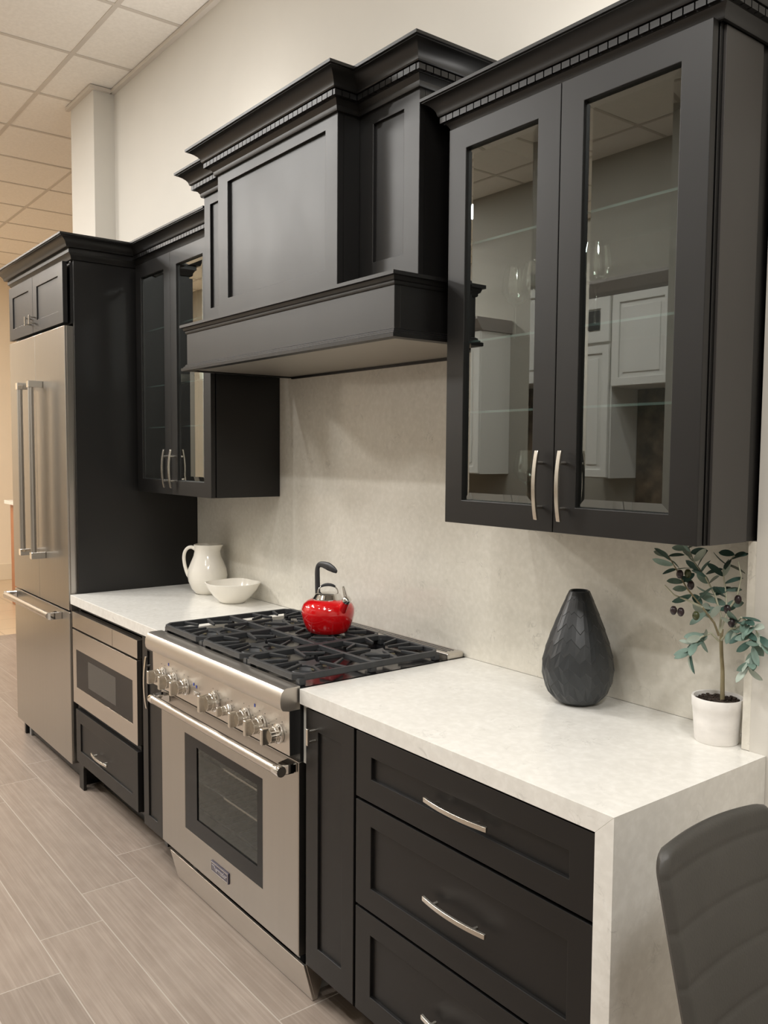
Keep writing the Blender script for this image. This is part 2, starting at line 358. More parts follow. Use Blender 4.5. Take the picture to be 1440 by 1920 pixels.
# ------------------------------------------------------------------ ceiling lights (out of the frame, they light the place and show in the reflections)
def light_area(name, parent, loc, sx, sy, power, rot=(0, 0, 0), shape='RECTANGLE', spread=PI, col=None):
    ld = bpy.data.lights.new(name, 'AREA'); ld.shape = shape; ld.size = sx; ld.size_y = sy; ld.energy = power; ld.color = col or WARM; ld.spread = spread
    lo = bpy.data.objects.new(name, ld); C.objects.link(lo); lo.parent = parent
    lo.location = Vector(loc) - ORG[parent]; lo.rotation_euler = rot; return lo
for x, D, p in CANS:
    t = thing('recessed_downlight', 'small round recessed downlight in the tiled ceiling', 'light', (x, D, CZ - .01), 'round recessed downlights in the ceiling')
    obj('trim_ring', MB().lathe([(.062, 0), (.085, 0), (.09, .004), (.085, .008), (.062, .008), (.062, 0)], (x, -D, CZ - .0085), 28), HOUSING, t, smooth=30)
    light_area('lamp', t, (x, -D, CZ - .010), .12, .12, CAN_POWER * p, shape='DISK', col=WARMER if x < -5 else None)
for x, D, p in FILL_PANELS:
    t = thing('fill_panel', 'added square fill light at the ceiling, unseen', 'light', (x, D, CZ - .01), 'added square fill lights at the ceiling')
    obj('frame', MB().box(x - .3, x - .27, D - .3, D + .3, CZ - .009, CZ - .0045).box(x + .27, x + .3, D - .3, D + .3, CZ - .009, CZ - .0045).box(x - .27, x + .27, D - .3, D - .27, CZ - .009, CZ - .0045).box(x - .27, x + .27, D + .27, D + .3, CZ - .009, CZ - .0045), HOUSING, t)
    light_area('lamp', t, (x, -D, CZ - .0075), .54, .54, p)
for x0, x1, D, z, p in UPLIGHTS:
    t = thing('light_strip', 'warm light strip hidden on top of the %s' % ('left glass cabinet' if x0 < 0 else 'right glass cabinet'), 'light', ((x0 + x1) / 2, D, z))
    obj('channel', MB().box(x0, x1, D - .012, D + .012, z - .02, z - .004), HOUSING, t)
    light_area('lamp', t, ((x0 + x1) / 2, -D, z - .001), x1 - x0 - .02, .018, p, (PI, 0, 0))

# ------------------------------------------------------------------ cabinet helpers
def shaker(name, parent, x0, x1, z0, z1, Df, th=.02, rail=.06, rec=.006, mat=PAINT):
    mb = MB().ring(x0, x1, z0, z1, rail, Df - th, Df)
    r = rail if isinstance(rail, tuple) else (rail,) * 4
    mb.box(x0 + r[0] - .001, x1 - r[1] + .001, Df - th + .001, Df - rec, z0 + r[2] - .001, z1 - r[3] + .001)
    return obj(name, mb, mat, parent, bevel=.0013)
def pull(parent, c, ln, axis, mount_D, proj=.024, name='handle', wd=.011, label=True, bow=.009):
    # c = (x, z) centre, arched flat bar
    x, z = c; n = 14; mb = MB(); th = .0035
    prs = []
    for i in range(n + 1):
        t = -1 + 2 * i / n; s = t * ln / 2; D = mount_D + proj + bow * (1 - t * t)
        prs.append((s, D))
    vs = []; fs = []
    for i, (s, D) in enumerate(prs):
        for dd, ww in ((-th, -wd / 2), (-th, wd / 2), (th, wd / 2), (th, -wd / 2)):
            vs.append((x + s, -(D + dd), z + ww) if axis == 'x' else (x + ww, -(D + dd), z + s))
    for i in range(n):
        for k in range(4): fs.append((i * 4 + k, i * 4 + (k + 1) % 4, i * 4 + 4 + (k + 1) % 4, i * 4 + 4 + k))
    fs += [(0, 1, 2, 3), tuple(n * 4 + k for k in (3, 2, 1, 0))]
    mb.add(vs, fs)
    for sgn in (-1, 1):
        s = sgn * ln * .32
        p = (x + s, z) if axis == 'x' else (x, z + s)
        mb.lathe([(.0045, 0), (.0045, proj + bow * .6)], (p[0], -mount_D, p[1]), 12, 'y')
    o = obj(name, mb, STEEL_B, parent, smooth=35, bevel=.0008)
    if label: o['label'] = 'arched satin nickel bar pull'
    return o
def crown_profile(c, H, dent=True):
    # (outward, height) from the cabinet face up
    u = [(0, 0), (.10, 0), (.13, .05), (.14, .14), (.22, .24), (.27, .28), (.30, .28), (.30, .47), (.47, .49), (.50, .52), (.51, .56), (.54, .63), (.61, .71), (.72, .79), (.86, .86), (.93, .88), (.93, .905), (1.0, .915), (1.0, 1.0), (0, 1.0)]
    return [(a * c, b * H) for a, b in u]
def crown(parent, path, z0, c, H, normals_left=True, dent=True, name='crown_molding', closed_ends=True, mat=PAINT):
    # path: list of (x, D) plan points, outward side is to the given side; each segment axis aligned
    pts = [Vector((x, d)) for x, d in path]; n = len(pts); prof = crown_profile(c, H); nrm = []
    for i in range(n - 1):
        t = (pts[i + 1] - pts[i]).normalized(); nrm.append(Vector((-t.y, t.x)) if normals_left else Vector((t.y, -t.x)))
    vs = []; m = len(prof)
    for i in range(n):
        if i == 0: d = nrm[0]
        elif i == n - 1: d = nrm[-1]
        else:
            d = nrm[i - 1] + nrm[i]; d = d / d.dot(nrm[i]) if abs(d.dot(nrm[i])) > 1e-6 else nrm[i]
        for o_, h in prof:
            q = pts[i] + d * o_; vs.append((q.x, -q.y, z0 + h))
    fs = [(i * m + k, i * m + (k + 1) % m, (i + 1) * m + (k + 1) % m, (i + 1) * m + k) for i in range(n - 1) for k in range(m)]
    fs += [tuple(range(m)), tuple((n - 1) * m + k for k in range(m - 1, -1, -1))]
    mb = MB().add(vs, fs)
    co = obj(name, mb, mat, parent, smooth=28)
    if dent:
        dm = MB(); pitch = .0265; w_ = .0232; o0, o1 = .29 * c, .44 * c; h0, h1 = .30 * H, .455 * H
        for i in range(n - 1):
            a, b = pts[i], pts[i + 1]; t = (b - a).normalized(); ln = (b - a).length
            # mitre allowances
            conv = lambda k: 0 if k in (0, n - 1) else (1 if (nrm[k - 1].x * nrm[k].y - nrm[k - 1].y * nrm[k].x) * (1 if normals_left else -1) < 0 else -1)
            s0 = -o1 * conv(i) if 0 < i else 0; s1 = ln + (o1 * conv(i + 1) if i + 1 < n - 1 else 0)
            s = s0 + .002
            while s + w_ < s1 - .001:
                p = a + t * s; q = p + t * w_; e = [p + nrm[i] * o0, q + nrm[i] * o0, q + nrm[i] * o1, p + nrm[i] * o1]
                dm.prismz([(v.x, v.y) for v in e], z0 + h0, z0 + h1); s += pitch
        obj('dentil_row', dm, mat, co)['label'] = 'row of small square dentil blocks'
    return co

# ------------------------------------------------------------------ backsplash, counters
bs = MB().box(-1.97, 1.0170, -.0199, 0, .9145, 2.2)
bsp = thing('backsplash', 'tall polished cream quartz backsplash slab behind the range and counters', 'backsplash', (-.4, 0, .9145))
obj('slab', bs, SPLASH, bsp)
tag(obj('stone_return_strip', MB().box(1.0174, 1.0364, .0005, .1025, .9145, 1.3870), SPLASH, None), 'narrow upright quartz strip at the right end of the backsplash, behind the olive tree', 'trim')
XE = 1.0761; TH = .0424; CT = .914
ct = thing('quartz_countertop', 'white mottled quartz countertop right of the range with waterfall end panel', 'countertop', (.5, .3, .87))
# the top slab is L-shaped in plan so that it meets the stepped wall
_T = [(.004, .0005), (1.0165, .0005), (1.0165, .103), (XE, .103), (XE, .6398), (.004, .6398)]
_B = [(min(x, XE - TH), d) for x, d in _T]
ctm = MB().add([(x, -d, CT - TH) for x, d in _B] + [(x, -d, CT) for x, d in _T], [tuple(range(6)), tuple(range(11, 5, -1))] + [(k, k + 6, (k + 1) % 6 + 6, (k + 1) % 6) for k in range(6)])
obj('top_slab', ctm, COUNTER, ct, bevel=.0004)
wfm = MB().prismD([(XE - TH, .0005), (XE, .0005), (XE, CT - .0003), (XE - TH, CT - TH - .0003)], .1035, .6398)
obj('waterfall_panel', wfm, COUNTER, ct, bevel=.0003)
cl = thing('quartz_countertop', 'white mottled quartz countertop between the refrigerator panel and the range', 'countertop', (-1.46, .3, .87))
obj('top_slab', MB().box(-1.971, -.9585, .0005, .6398, CT - TH, CT), COUNTER, cl, bevel=.0015)

# ------------------------------------------------------------------ right drawer base + pull-out
FD = .636
t = thing('drawer_base_cabinet', 'wide black base cabinet with three drawers under the right counter', 'cabinet', (.65, .3, .10))
obj('carcase', MB().box(.266, 1.0325, .01, .608, .105, CT - TH - .001), PAINT, t)
obj('toe_kick', MB().box(.262, 1.0325, .50, .53, 0.001, .105), PAINT, t)
for z0, z1, zc in ((.694, .866, .779), (.409, .686, .543), (.122, .401, .255)):
    d = shaker('drawer', t, .2705, 1.0315, z0, z1, FD, .022, (.064, .060, .06, .055), .009)
    pull(d, (.6555, zc), .205, 'x', FD, .012, bow=.010)
t = thing('pull_out_cabinet', 'narrow black pull-out cabinet right of the range', 'cabinet', (.145, .3, .10))
obj('carcase', MB().box(.034, .262, .01, .608, .105, CT - TH - .001), PAINT, t)
obj('toe_kick', MB().box(.062, .262, .50, .53, .001, .105), PAINT, t)
d = shaker('door', t, .0315, .2600, .122, .866, FD, .022, (.060, .055, .072, .055), .007)
pull(d, (.080, .800), .046, 'z', FD, .026, wd=.009, bow=0)
gs = obj('side_shim', MB().box(.0045, .0300, .612, .626, .700, .868), FOIL, t); gs['label'] = 'pale metal strip in the gap beside the range'

# ------------------------------------------------------------------ left base: microwave drawer, drawer cabinet, pull-out
t = thing('base_cabinet', 'black base cabinet with one arched-toe drawer holding the microwave', 'cabinet', (-1.56, .3, 0))
obj('carcase', MB().box(-1.970, -1.150, .01, .600, .115, .400).box(-1.970, -1.950, .01, .600, .40, CT - TH - .001).box(-1.185, -1.150, .01, .612, .40, CT - TH - .001).box(-1.950, -1.185, .01, .03, .40, CT - TH - .001).box(-1.950, -1.185, .03, .600, .845, CT - TH - .001), PAINT, t)
ff = MB(); ff.prismD([(-1.962, 0.001), (-1.905, 0.001), (-1.905, .105), (-1.898, .125), (-1.886, .135), (-1.21, .135), (-1.21, .405), (-1.962, .405)], .600, .614)
obj('face_frame', ff, PAINT, t, bevel=.001)
obj('toe_kick', MB().box(-1.905, -1.15, .50, .52, .001, .115), PAINT, t)
d = shaker('drawer', t, -1.935, -1.200, .142, .388, .634, .02, .058, .006)
pull(d, (-1.600, .245), .19, 'x', .634, .014)
t = thing('microwave_drawer', 'stainless steel microwave drawer built in under the left countertop', 'microwave', (-1.57, .3, .41))
obj('body', MB().box(-1.945, -1.190, .04, .605, .410, .840), DARKMET, t)
st = MB().box(-1.9650, -1.1930, .606, .634, .7650, .8380)
o = obj('control_strip', st, STEEL_H, t, bevel=.001)
st = MB().box(-1.78, -1.46, .6342, .6352, .768, .836); o2 = obj('touch_panel', st, STEEL_H, t); o2['label'] = 'slightly proud centre section of the control strip'
dr = obj('drawer_front', MB().ring(-1.9650, -1.1980, .4140, .7560, (.046, .046, .078, .088), .606, .634), STEEL_H, t, bevel=.001)
obj('window', MB().box(-1.918, -1.2450, .612, .6325, .493, .667), BLACKGL, dr)['label'] = 'black glass window'
obj('window_screen', MB().box(-1.765, -1.43, .6326, .6329, .520, .640), simple('perforated_screen', (.06, .057, .052), .4, noise=((300, 300, 300), .3)), dr)['label'] = 'greyish mesh area of the window'
t = thing('pull_out_cabinet', 'narrow black pull-out cabinet between microwave and range', 'cabinet', (-1.06, .3, .10))
obj('carcase', MB().box(-1.148, -.962, .01, .605, .105, CT - TH - .001), PAINT, t)
obj('toe_kick', MB().box(-1.148, -.962, .50, .53, .001, .105), PAINT, t)
d = shaker('door', t, -1.140, -.9640, .122, .866, .634, .022, .048, .006)
pull(d, (-1.068, .700), .20, 'z', .634, .014)

# ------------------------------------------------------------------ refrigerator
t = thing('refrigerator', 'tall stainless steel french-door refrigerator with bottom freezer drawer', 'refrigerator', (-2.45, .3, 0))
FX0, FX1, FDp = -2.9145, -1.9985, .6372
obj('body', MB().box(FX0 + .004, FX1 - .002, .02, .585, .10, 2.145), DARKMET, t)
obj('toe_grille', MB().box(FX0 + .01, FX1 - .01, .545, .572, .012, .099), BLACKPL, t)
ft = MB()
for x in (FX0 + .03, FX1 - .06): ft.box(x, x + .03, .42, .57, .001, .03)
obj('foot', MB().box(FX0 + .02, FX0 + .05, .44, .58, .001, .05), GREYMET, t); obj('foot', MB().box(FX1 - .05, FX1 - .02, .44, .58, .001, .05), GREYMET, t)
xs = -2.455
for k, (a, b) in enumerate(((FX0, xs - .0015), (xs + .0015, FX1))):
    d = obj('door', MB().box(a, b, .587, FDp, .836, 2.1475), STEEL_V, t, bevel=.0016)
    hx = -2.545 if k == 0 else -2.355
    hm = MB().tube([(hx, -.690, 1.068), (hx, -.690, 1.895)], .0140, 20)
    h = obj('handle', hm, STEEL_V, d, smooth=40)
    for z in (1.062, 1.900):
        m_ = MB().box(hx - .017, hx + .017, .6374, .706, z - .017, z + .017)
        obj('handle_bracket', m_, CHROME, h if False else d, bevel=.003)['label'] = 'square chrome bracket'
d = obj('freezer_drawer', MB().box(FX0, FX1, .587, FDp, .104, .828), STEEL_V, t, bevel=.004)
h = obj('handle', MB().tube([(-2.885, -.692, .797), (-2.125, -.692, .797)], .0155, 20), STEEL_H, d, smooth=40)
for x, sg in ((-2.895, -1), (-2.117, 1)):
    pb = MB().prismz([(x + sg * .012, .6374), (x - sg * .030, .6374), (x - sg * .014, .690), (x + sg * .004, .700), (x + sg * .012, .690)], .779, .815)
    obj('handle_bracket', pb, CHROME, d, bevel=.003)['label'] = 'chrome end bracket'
obj('hinge_strip', MB().box(FX1 + .001, FX1 + .006, .560, .628, .12, 2.146), STEEL_V, t)['label'] = 'bright edge trim between door and panel'

# ------------------------------------------------------------------ refrigerator enclosure
t = thing('refrigerator_cabinet', 'black tall end panel and two-door cabinet above the refrigerator', 'cabinet', (-2.45, .3, 0))
obj('end_panel', MB().box(-1.990, -1.9725, .0005, .600, .001, 2.4456), PAINT, t, bevel=.001)
obj('end_panel', MB().box(-2.940, -2.9165, .0005, .594, .001, 2.4456), PAINT, t, bevel=.001)
obj('carcase', MB().box(-2.916, -1.9905, .0005, .600, 2.158, 2.4456), PAINT, t)
obj('scribe_strip', MB().box(-2.004, -1.9905, .60, .607, 2.158, 2.44), PAINT, t)
for a, b, hx in ((-2.905, -2.4815, -2.515), (-2.4785, -2.012, -2.445)):
    d = shaker('door', t, a, b, 2.162, 2.438, FDp, .022, (.066, .068, .058, .058), .006)
    pull(d, (hx, 2.222), .045, 'z', FDp, .028, wd=.008, bow=0)
crown(t, [(-2.940, .0), (-2.940, .604), (-1.9723, .604), (-1.9723, .305)], 2.4400, .079, .0997, normals_left=True, dent=False)

# ------------------------------------------------------------------ glass-door wall cabinets
def stemware(x, D, z, h=.19, r=.036, label='clear stemmed wine glass', group=None):
    prof = [(.0005, 0), (r * .95, .001), (r * .9, .003), (.006, .007), (.0035, .012), (.0035, h * .46), (.008, h * .49), (r * .75, h * .56), (r * 1.05, h * .68), (r, h * .82), (r * .82, h), (r * .80, h), (r * .97, h * .82), (r * 1.01, h * .68), (r * .7, h * .575), (.0005, h * .52)]
    o = obj('wine_glass', MB().lathe(prof, (x, -D, z), 24), STEMG, None, smooth=60)
    return tag(o, label, 'glass', group)
def wall_cabinet(t, x0, x1, z0, z1, D1, Df, splits, rail, hz, hl, glassware=True, open_side=None):
    # carcase as panels so that the inside can be seen
    th = .018; b = MB()
    b.box(x0, x0 + th, .0015, D1, z0, z1).box(x1 - th, x1, .0015, D1, z0, z1).box(x0 + th, x1 - th, .0015, D1, z0, z0 + th).box(x0 + th, x1 - th, .0015, D1, z1 - th, z1)
    obj('carcase', b, PAINT, t, bevel=.0008)
    obj('back_panel', MB().box(x0 + th, x1 - th, .0015, .012, z0 + th, z1 - th), INSIDE, t)
    for z in (1.692, 1.883, 2.144):
        s = obj('shelf', MB().box(x0 + th + .001, x1 - th - .001, .014, .280, z - .006, z), SHELFG, t); s['label'] = 'clear glass shelf'
        e = obj('shelf_edge', MB().box(x0 + th + .001, x1 - th - .001, .2801, .2812, z - .006, z), SHELF_EDGE, s); e['label'] = 'pale green polished edge'
    n = len(splits) - 1
    for k in range(n):
        a, c = splits[k] + .0012, splits[k + 1] - .0012
        d = obj('door', MB().ring(a, c, z0 + .0, z1 - .002, rail, Df - .020, Df), PAINT, t, bevel=.0014)
        r = rail; pa, pc, pz0, pz1 = a + r[0] - .001, c - r[1] + .001, z0 + r[2] - .001, z1 - .002 - r[3] + .001
        # bevelled pane: flat field with a 22 mm sloping border
        q = .022; f = Df - .0075; e_ = Df - .0105
        vs = [(pa, -e_, pz0), (pc, -e_, pz0), (pc, -e_, pz1), (pa, -e_, pz1), (pa + q, -f, pz0 + q), (pc - q, -f, pz0 + q), (pc - q, -f, pz1 - q), (pa + q, -f, pz1 - q)]
        pane = obj('pane', MB().add(vs, [(4, 5, 6, 7), (0, 1, 5, 4), (1, 2, 6, 5), (2, 3, 7, 6), (3, 0, 4, 7)]), PANE, d); pane['label'] = 'clear bevelled glass pane'
        hx = splits[k + 1] - .036 if k == 0 else splits[k] + .036
        pull(d, (hx, hz), hl, 'z', Df, .020, bow=.010)
ZU0, ZU1 = 1.3882, 2.4435
t = thing('wall_cabinet', 'black wall cabinet with two glass doors right of the hood', 'cabinet', (.64, .15, ZU0))
wall_cabinet(t, .2540, 1.0290, ZU0, ZU1, .2995, .3242, [.2520, .6409, 1.0290], (.066, .0695, .063, .062), 1.5015, .168)
crown(t, [(.2535, .0015), (.2535, .3035), (1.0365, .3035), (1.0365, .1035)], ZU1 - .006, .0700, .0945)
tl = thing('wall_cabinet', 'black wall cabinet with two glass doors left of the hood', 'cabinet', (-1.55, .15, ZU0))
wall_cabinet(tl, -1.9500, -1.1665, ZU0, ZU1, .2995, .3242, [-1.935, -1.5500, -1.1650], (.062, .065, .063, .062), 1.5025, .168)
obj('filler', MB().box(-1.9715, -1.9505, .0015, .3025, ZU0, ZU1), PAINT, tl)
crown(tl, [(-1.9715, .3035), (-1.1355, .3035)], ZU1 + .0002, .0650, .0963)
gw = 'stemmed glasses on the shelves of the right glass cabinet'
obj('top_board', MB().box(.2545, 1.0362, .104, .3030, ZU1 + .0004, ZU1 + .015), PAINT, t)
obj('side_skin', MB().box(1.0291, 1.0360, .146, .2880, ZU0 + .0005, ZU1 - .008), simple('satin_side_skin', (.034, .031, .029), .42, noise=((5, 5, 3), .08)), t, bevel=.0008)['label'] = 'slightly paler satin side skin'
for x, D, z, h, lb in ((.355, .165, 1.8835, .200, 'clear stemmed glass on the middle shelf, left of the pair behind the left door'), (.428, .165, 1.8835, .205, 'clear stemmed glass on the middle shelf, right of the pair behind the left door'),
                   (.655, .20, 1.8835, .205, 'clear stemmed glass on the middle shelf behind the right door'),
                   (.415, .17, 1.4065, .18, 'clear stemmed glass on the cabinet floor behind the left handle'),
                   (.45, .13, 2.1445, .16, 'clear stemmed glass on the top shelf of the right glass cabinet')):
    stemware(x, D, z, h, .037, lb, gw)
def small_bowl(x, D, z, r, h, label, grp):
    prof = [(r * .45, 0), (r * .5, .002), (r * .85, h * .5), (r, h), (r * .95, h), (r * .8, h * .55), (r * .4, .006), (.0005, .005)]
    return tag(obj('small_bowl', MB().lathe(prof, (x, -D, z), 28), CERAM, None, smooth=50), label, 'bowl', grp)
gb = 'white bowls stacked in the left glass cabinet'
small_bowl(-1.72, .18, 1.8835, .055, .030, 'small white bowl, lower of the stack behind the left glass door', gb)
small_bowl(-1.72, .18, 1.9015, .055, .030, 'small white bowl, upper of the stack behind the left glass door', gb)
stemware(-1.36, .15, 2.1445, .17, .034, 'clear stemmed glass on the top shelf of the left glass cabinet')
def shelf_bowl():
    pass
vz = obj('reflection_form', MB().lathe([(.04, 0), (.062, .004), (.066, .06), (.064, .115), (.058, .13), (.055, .13), (.060, .11), (.061, .06), (.04, .008), (.0005, .008)], (-1.430, -.175, 1.8835), 32), simple('pale_green_reflection', (.62, .74, .66), .25, noise=((8, 8, 8), .03)), None, smooth=50)  # pale green form stands in for a reflection in the glass
tag(vz, 'pale green form standing in for a reflection, on the middle shelf of the left glass cabinet beside the hood', 'vase')

# ------------------------------------------------------------------ range hood
t = thing('range_hood', 'large black wooden mantle range hood with stepped crown above the range', 'range hood', (-.45, .2, 1.886))
HX0, HX1, HD = -1.1261, .2217, .4824; HZ0, HZ1 = 1.886, 2.0593
bx0, bx1, bd = -1.079, .1995, .466
mt = MB(); zb, zt = HZ0 + .016, HZ1 - .012
mt.box(bx0, bx1, bd - .02, bd, zb, zt).box(bx0, bx0 + .02, .0015, bd - .02, zb, zt).box(bx1 - .02, bx1, .0015, bd - .02, zb, zt).box(bx0 + .02, bx1 - .02, .0015, bd - .02, zt - .02, zt)
obj('mantle', mt, PAINT, t, bevel=.001)
def molding(name, prof, z0, parent=t):
    pts = [Vector((bx0, .0015)), Vector((bx0, bd)), Vector((bx1, bd)), Vector((bx1, .0015))]; nr = [Vector((-1, 0)), Vector((0, 1)), Vector((1, 0))]
    vs = []; m = len(prof)
    for i in range(4):
        d = nr[0] if i == 0 else nr[2] if i == 3 else nr[i - 1] + nr[i]
        for o_, h in prof: q = pts[i] + d * o_; vs.append((q.x, -q.y, z0 + h))
    fs = [(i * m + k, i * m + (k + 1) % m, (i + 1) * m + (k + 1) % m, (i + 1) * m + k) for i in range(3) for k in range(m)] + [tuple(range(m)), tuple(3 * m + k for k in range(m - 1, -1, -1))]
    return obj(name, MB().add(vs, fs), PAINT, parent, smooth=30)
molding('shelf_molding', [(-.01, 0), (.003, 0), (.005, .004), (.005, .009), (.010, .012), (.012, .018), (.013, .021), (.021, .023), (.021, .033), (-.01, .033)], HZ1 - .033)
molding('bottom_molding', [(-.016, 0), (.017, 0), (.0175, .010), (.011, .0125), (.011, .016), (.006, .0185), (.006, .022), (.001, .0255), (-.016, .0255)], HZ0)
obj('top_board', MB().box(bx0 - .012, bx1 + .012, .0015, bd + .012, HZ1 - .004, HZ1 - .0005), PAINT, t)
lin = MB().box(bx0 + .021, bx1 - .021, .0015, bd - .021, HZ0 + .004, HZ0 + .010)
obj('liner', lin, m_steel('hood_liner_steel', (3, 120, 3), .5, (.40, .375, .335)), t)['label'] = 'dull steel liner under the hood'
obj('wall_trim', MB().box(bx0 + .021, bx1 - .021, .0005, .012, HZ0 - .005, HZ0 + .0035), PAINT, t)
# centre box and side wings, each with a recessed panel
BX0, BX1, BD, BZ = -.8504, -.0950, .4484, 2.5700
cb = obj('center_box', MB().box(BX0, BX1, .0015, BD - .022, HZ1, BZ), PAINT, t)
shaker('front_panel', cb, BX0, BX1, HZ1 + .0005, BZ, BD, .022, (.074, .064, .066, .040), .011)
WX0, WX1, WD = -1.1307 + .020, .1803, .3684
for nm, a, b, rl in (('left_wing', WX0 - .012, BX0 - .0005, (.050, .085, .075, .040)), ('right_wing', BX1 + .0005, WX1, (.066, .068, .075, .040))):
    wg = obj('side_wing', MB().box(a, b, .0015, WD - .02, HZ1, BZ), PAINT, t)
    shaker('wing_panel', wg, a, b, HZ1 + .0005, BZ, WD, .02, rl, .009)
wl = WX0 - .012
crown(t, [(wl, .0015), (wl, WD), (BX0, WD), (BX0, BD), (BX1, BD), (BX1, WD), (WX1, WD), (WX1, .0015)], BZ - .004, .0868, .0975)

# ------------------------------------------------------------------ range
t = thing('gas_range', 'wide stainless steel professional gas range with six burners', 'range', (-.478, .3, 0))
RX0, RX1 = -.9540, -.0030
b = MB()
b.box(RX0 + .002, RX0 + .03, .03, .632, .105, .912).box(RX1 - .03, RX1 - .002, .03, .632, .105, .912).box(RX0 + .03, RX1 - .03, .03, .07, .105, .912)
b.box(RX0 + .03, RX1 - .03, .07, .60, .105, .17).box(RX0 + .03, RX1 - .03, .07, .632, .70, .895)
obj('body', b, simple('dark_side_sheet', (.035, .035, .035), .3, .5, noise=((9, 9, 9), .1)), t)
# control panel + bullnose as one folded sheet
prof = [(.633, .7246), (.668, .7246), (.6695, .8520), (.690, .8570), (.6965, .8660), (.6985, .880), (.6975, .895), (.6935, .908), (.687, .9165), (.678, .9195), (.634, .9195)]
cp = obj('control_panel', MB().prism(prof, RX0, RX1), m_steel('bullnose_steel', (2, 40, 40), .36, (.66, .62, .57)), t, smooth=28)
obj('dark_end_sheet', MB().box(RX1 + .0001, RX1 + .0008, .6335, .6675, .7250, .8530), simple('dark_end_tone', (.02, .02, .02), .35, .4, noise=((9, 9, 9), .1)), cp)  # thin dark sheet, makes the control panel's lower end face darker
tp = MB().box(RX0, RX1, .075, .6335, .905, .9150)
obj('cooktop', tp, ENAMEL, t)
bg = MB().box(RX0, RX1, .003, .074, .905, .9330); bo = obj('backguard', bg, STEEL_H, t, bevel=.006, seg=3)
sl = MB()
for D in (.022, .037, .052): sl.box(RX0 + .02, RX1 - .03, D - .0035, D + .0035, .9328, .9336)
obj('vent_slot', sl, BLACKPL, bo)['label'] = 'dark vent slots'
# door
dz0, dz1, dD = .1275, .7000, .6386
door = obj('oven_door', MB().ring(RX0, RX1, dz0, dz1, (.199, .205, .116, .111), .604, dD), STEEL_V, t, bevel=.002)
wx0, wx1, wz0, wz1 = RX0 + .199, RX1 - .205, dz0 + .116, dz1 - .111
wf = obj('window_frame', MB().ring(wx0 - .002, wx1 + .002, wz0 - .002, wz1 + .002, (.095, .036, .060, .032), .628, .6375), BLACKGL, door); wf['label'] = 'black glass border of the oven window'
obj('window_glass', MB().add([(wx0 + .09, -.634, wz0 + .055), (wx1 - .03, -.634, wz0 + .055), (wx1 - .03, -.634, wz1 - .028), (wx0 + .09, -.634, wz1 - .028)], [(0, 1, 2, 3)]), OVENG, door)
cav = MB()
vx0, vx1, vz0, vz1 = RX0 + .15, RX1 - .12, .19, .64
cav.box(vx0 - .01, vx0, .10, .60, vz0, vz1).box(vx1, vx1 + .01, .10, .60, vz0, vz1).box(vx0, vx1, .10, .60, vz0 - .01, vz0).box(vx0, vx1, .10, .60, vz1, vz1 + .01).box(vx0, vx1, .09, .10, vz0, vz1)
obj('oven_cavity', cav, simple('oven_enamel', (.10, .095, .085), .35, noise=((60, 60, 60), .3)), t)
for z in (.30, .40, .50):
    rk = MB()
    for k in range(16):
        x = vx0 + .02 + k * (vx1 - vx0 - .04) / 15; rk.box(x - .0015, x + .0015, .13, .585, z, z + .003)
    rk.box(vx0 + .01, vx1 - .01, .58, .586, z - .003, z + .004).box(vx0 + .01, vx1 - .01, .13, .136, z - .003, z + .004)
    obj('oven_rack', rk, CHROME, t)['label'] = 'chrome wire oven rack'
h = obj('handle', MB().tube([(-.890, -.6900, .6810), (-.044, -.6900, .6810)], .0150, 24), STEEL_H, door, smooth=40)
for sg, x in ((-1, -.905), (1, -.028)):
    obj('handle_cap', MB().lathe([(.0158, 0), (.0162, .002), (.0162, .030), (.0150, .034), (.0005, .034)] if sg > 0 else [(.0005, -.034), (.0150, -.034), (.0162, -.030), (.0162, -.002), (.0158, 0)], ((-.044 if sg > 0 else -.890), -.690, .681), 24, 'x'), CHROME, h, smooth=40)['label'] = 'chrome end cap'
    pb = MB().prismz([(x + sg * .018, .6387), (x - sg * .032, .6387), (x - sg * .020, .678), (x - sg * .010, .690), (x + sg * .012, .690), (x + sg * .018, .668)], .668, .698)
    obj('handle_bracket', pb, CHROME, door, bevel=.004)['label'] = 'angular chrome bracket'
bd_ = obj('badge', MB().box(-.548, -.424, .6387, .6430, .1690, .2060), BADGEM, door, bevel=.0015); bd_['label'] = 'small dark rectangular maker badge'
def text(body, size, loc, parent, mat, name, ext=.0006, bold=.0):
    cu = bpy.data.curves.new(name, 'FONT'); cu.body = body; cu.size = size; cu.extrude = ext; cu.offset = bold; cu.align_x = 'CENTER'; cu.align_y = 'CENTER'
    tmp = bpy.data.objects.new('tmp_text', cu); C.objects.link(tmp)
    dg = bpy.context.evaluated_depsgraph_get(); me = bpy.data.meshes.new_from_object(tmp.evaluated_get(dg)); bpy.data.objects.remove(tmp)
    me.materials.clear(); me.materials.append(mat); me.name = name
    me.transform(Matrix.Rotation(PI / 2, 4, 'X')); me.transform(Matrix.Translation(Vector((loc[0], -loc[1], loc[2])) - ORG[parent]))
    o = bpy.data.objects.new(name, me); C.objects.link(o); o.parent = parent; ORG[o] = ORG[parent]; return o
text('Thermador', .0225, (-.486, .6434, .1875), bd_, simple('badge_letters', (.62, .60, .62), .3, .7, noise=((9, 9, 9), .02)), 'badge_lettering')
br = MB().ring(-.545, -.427, .1715, .2035, .0022, .6430, .6436); obj('badge_rim', br, STEEL_B, bd_)
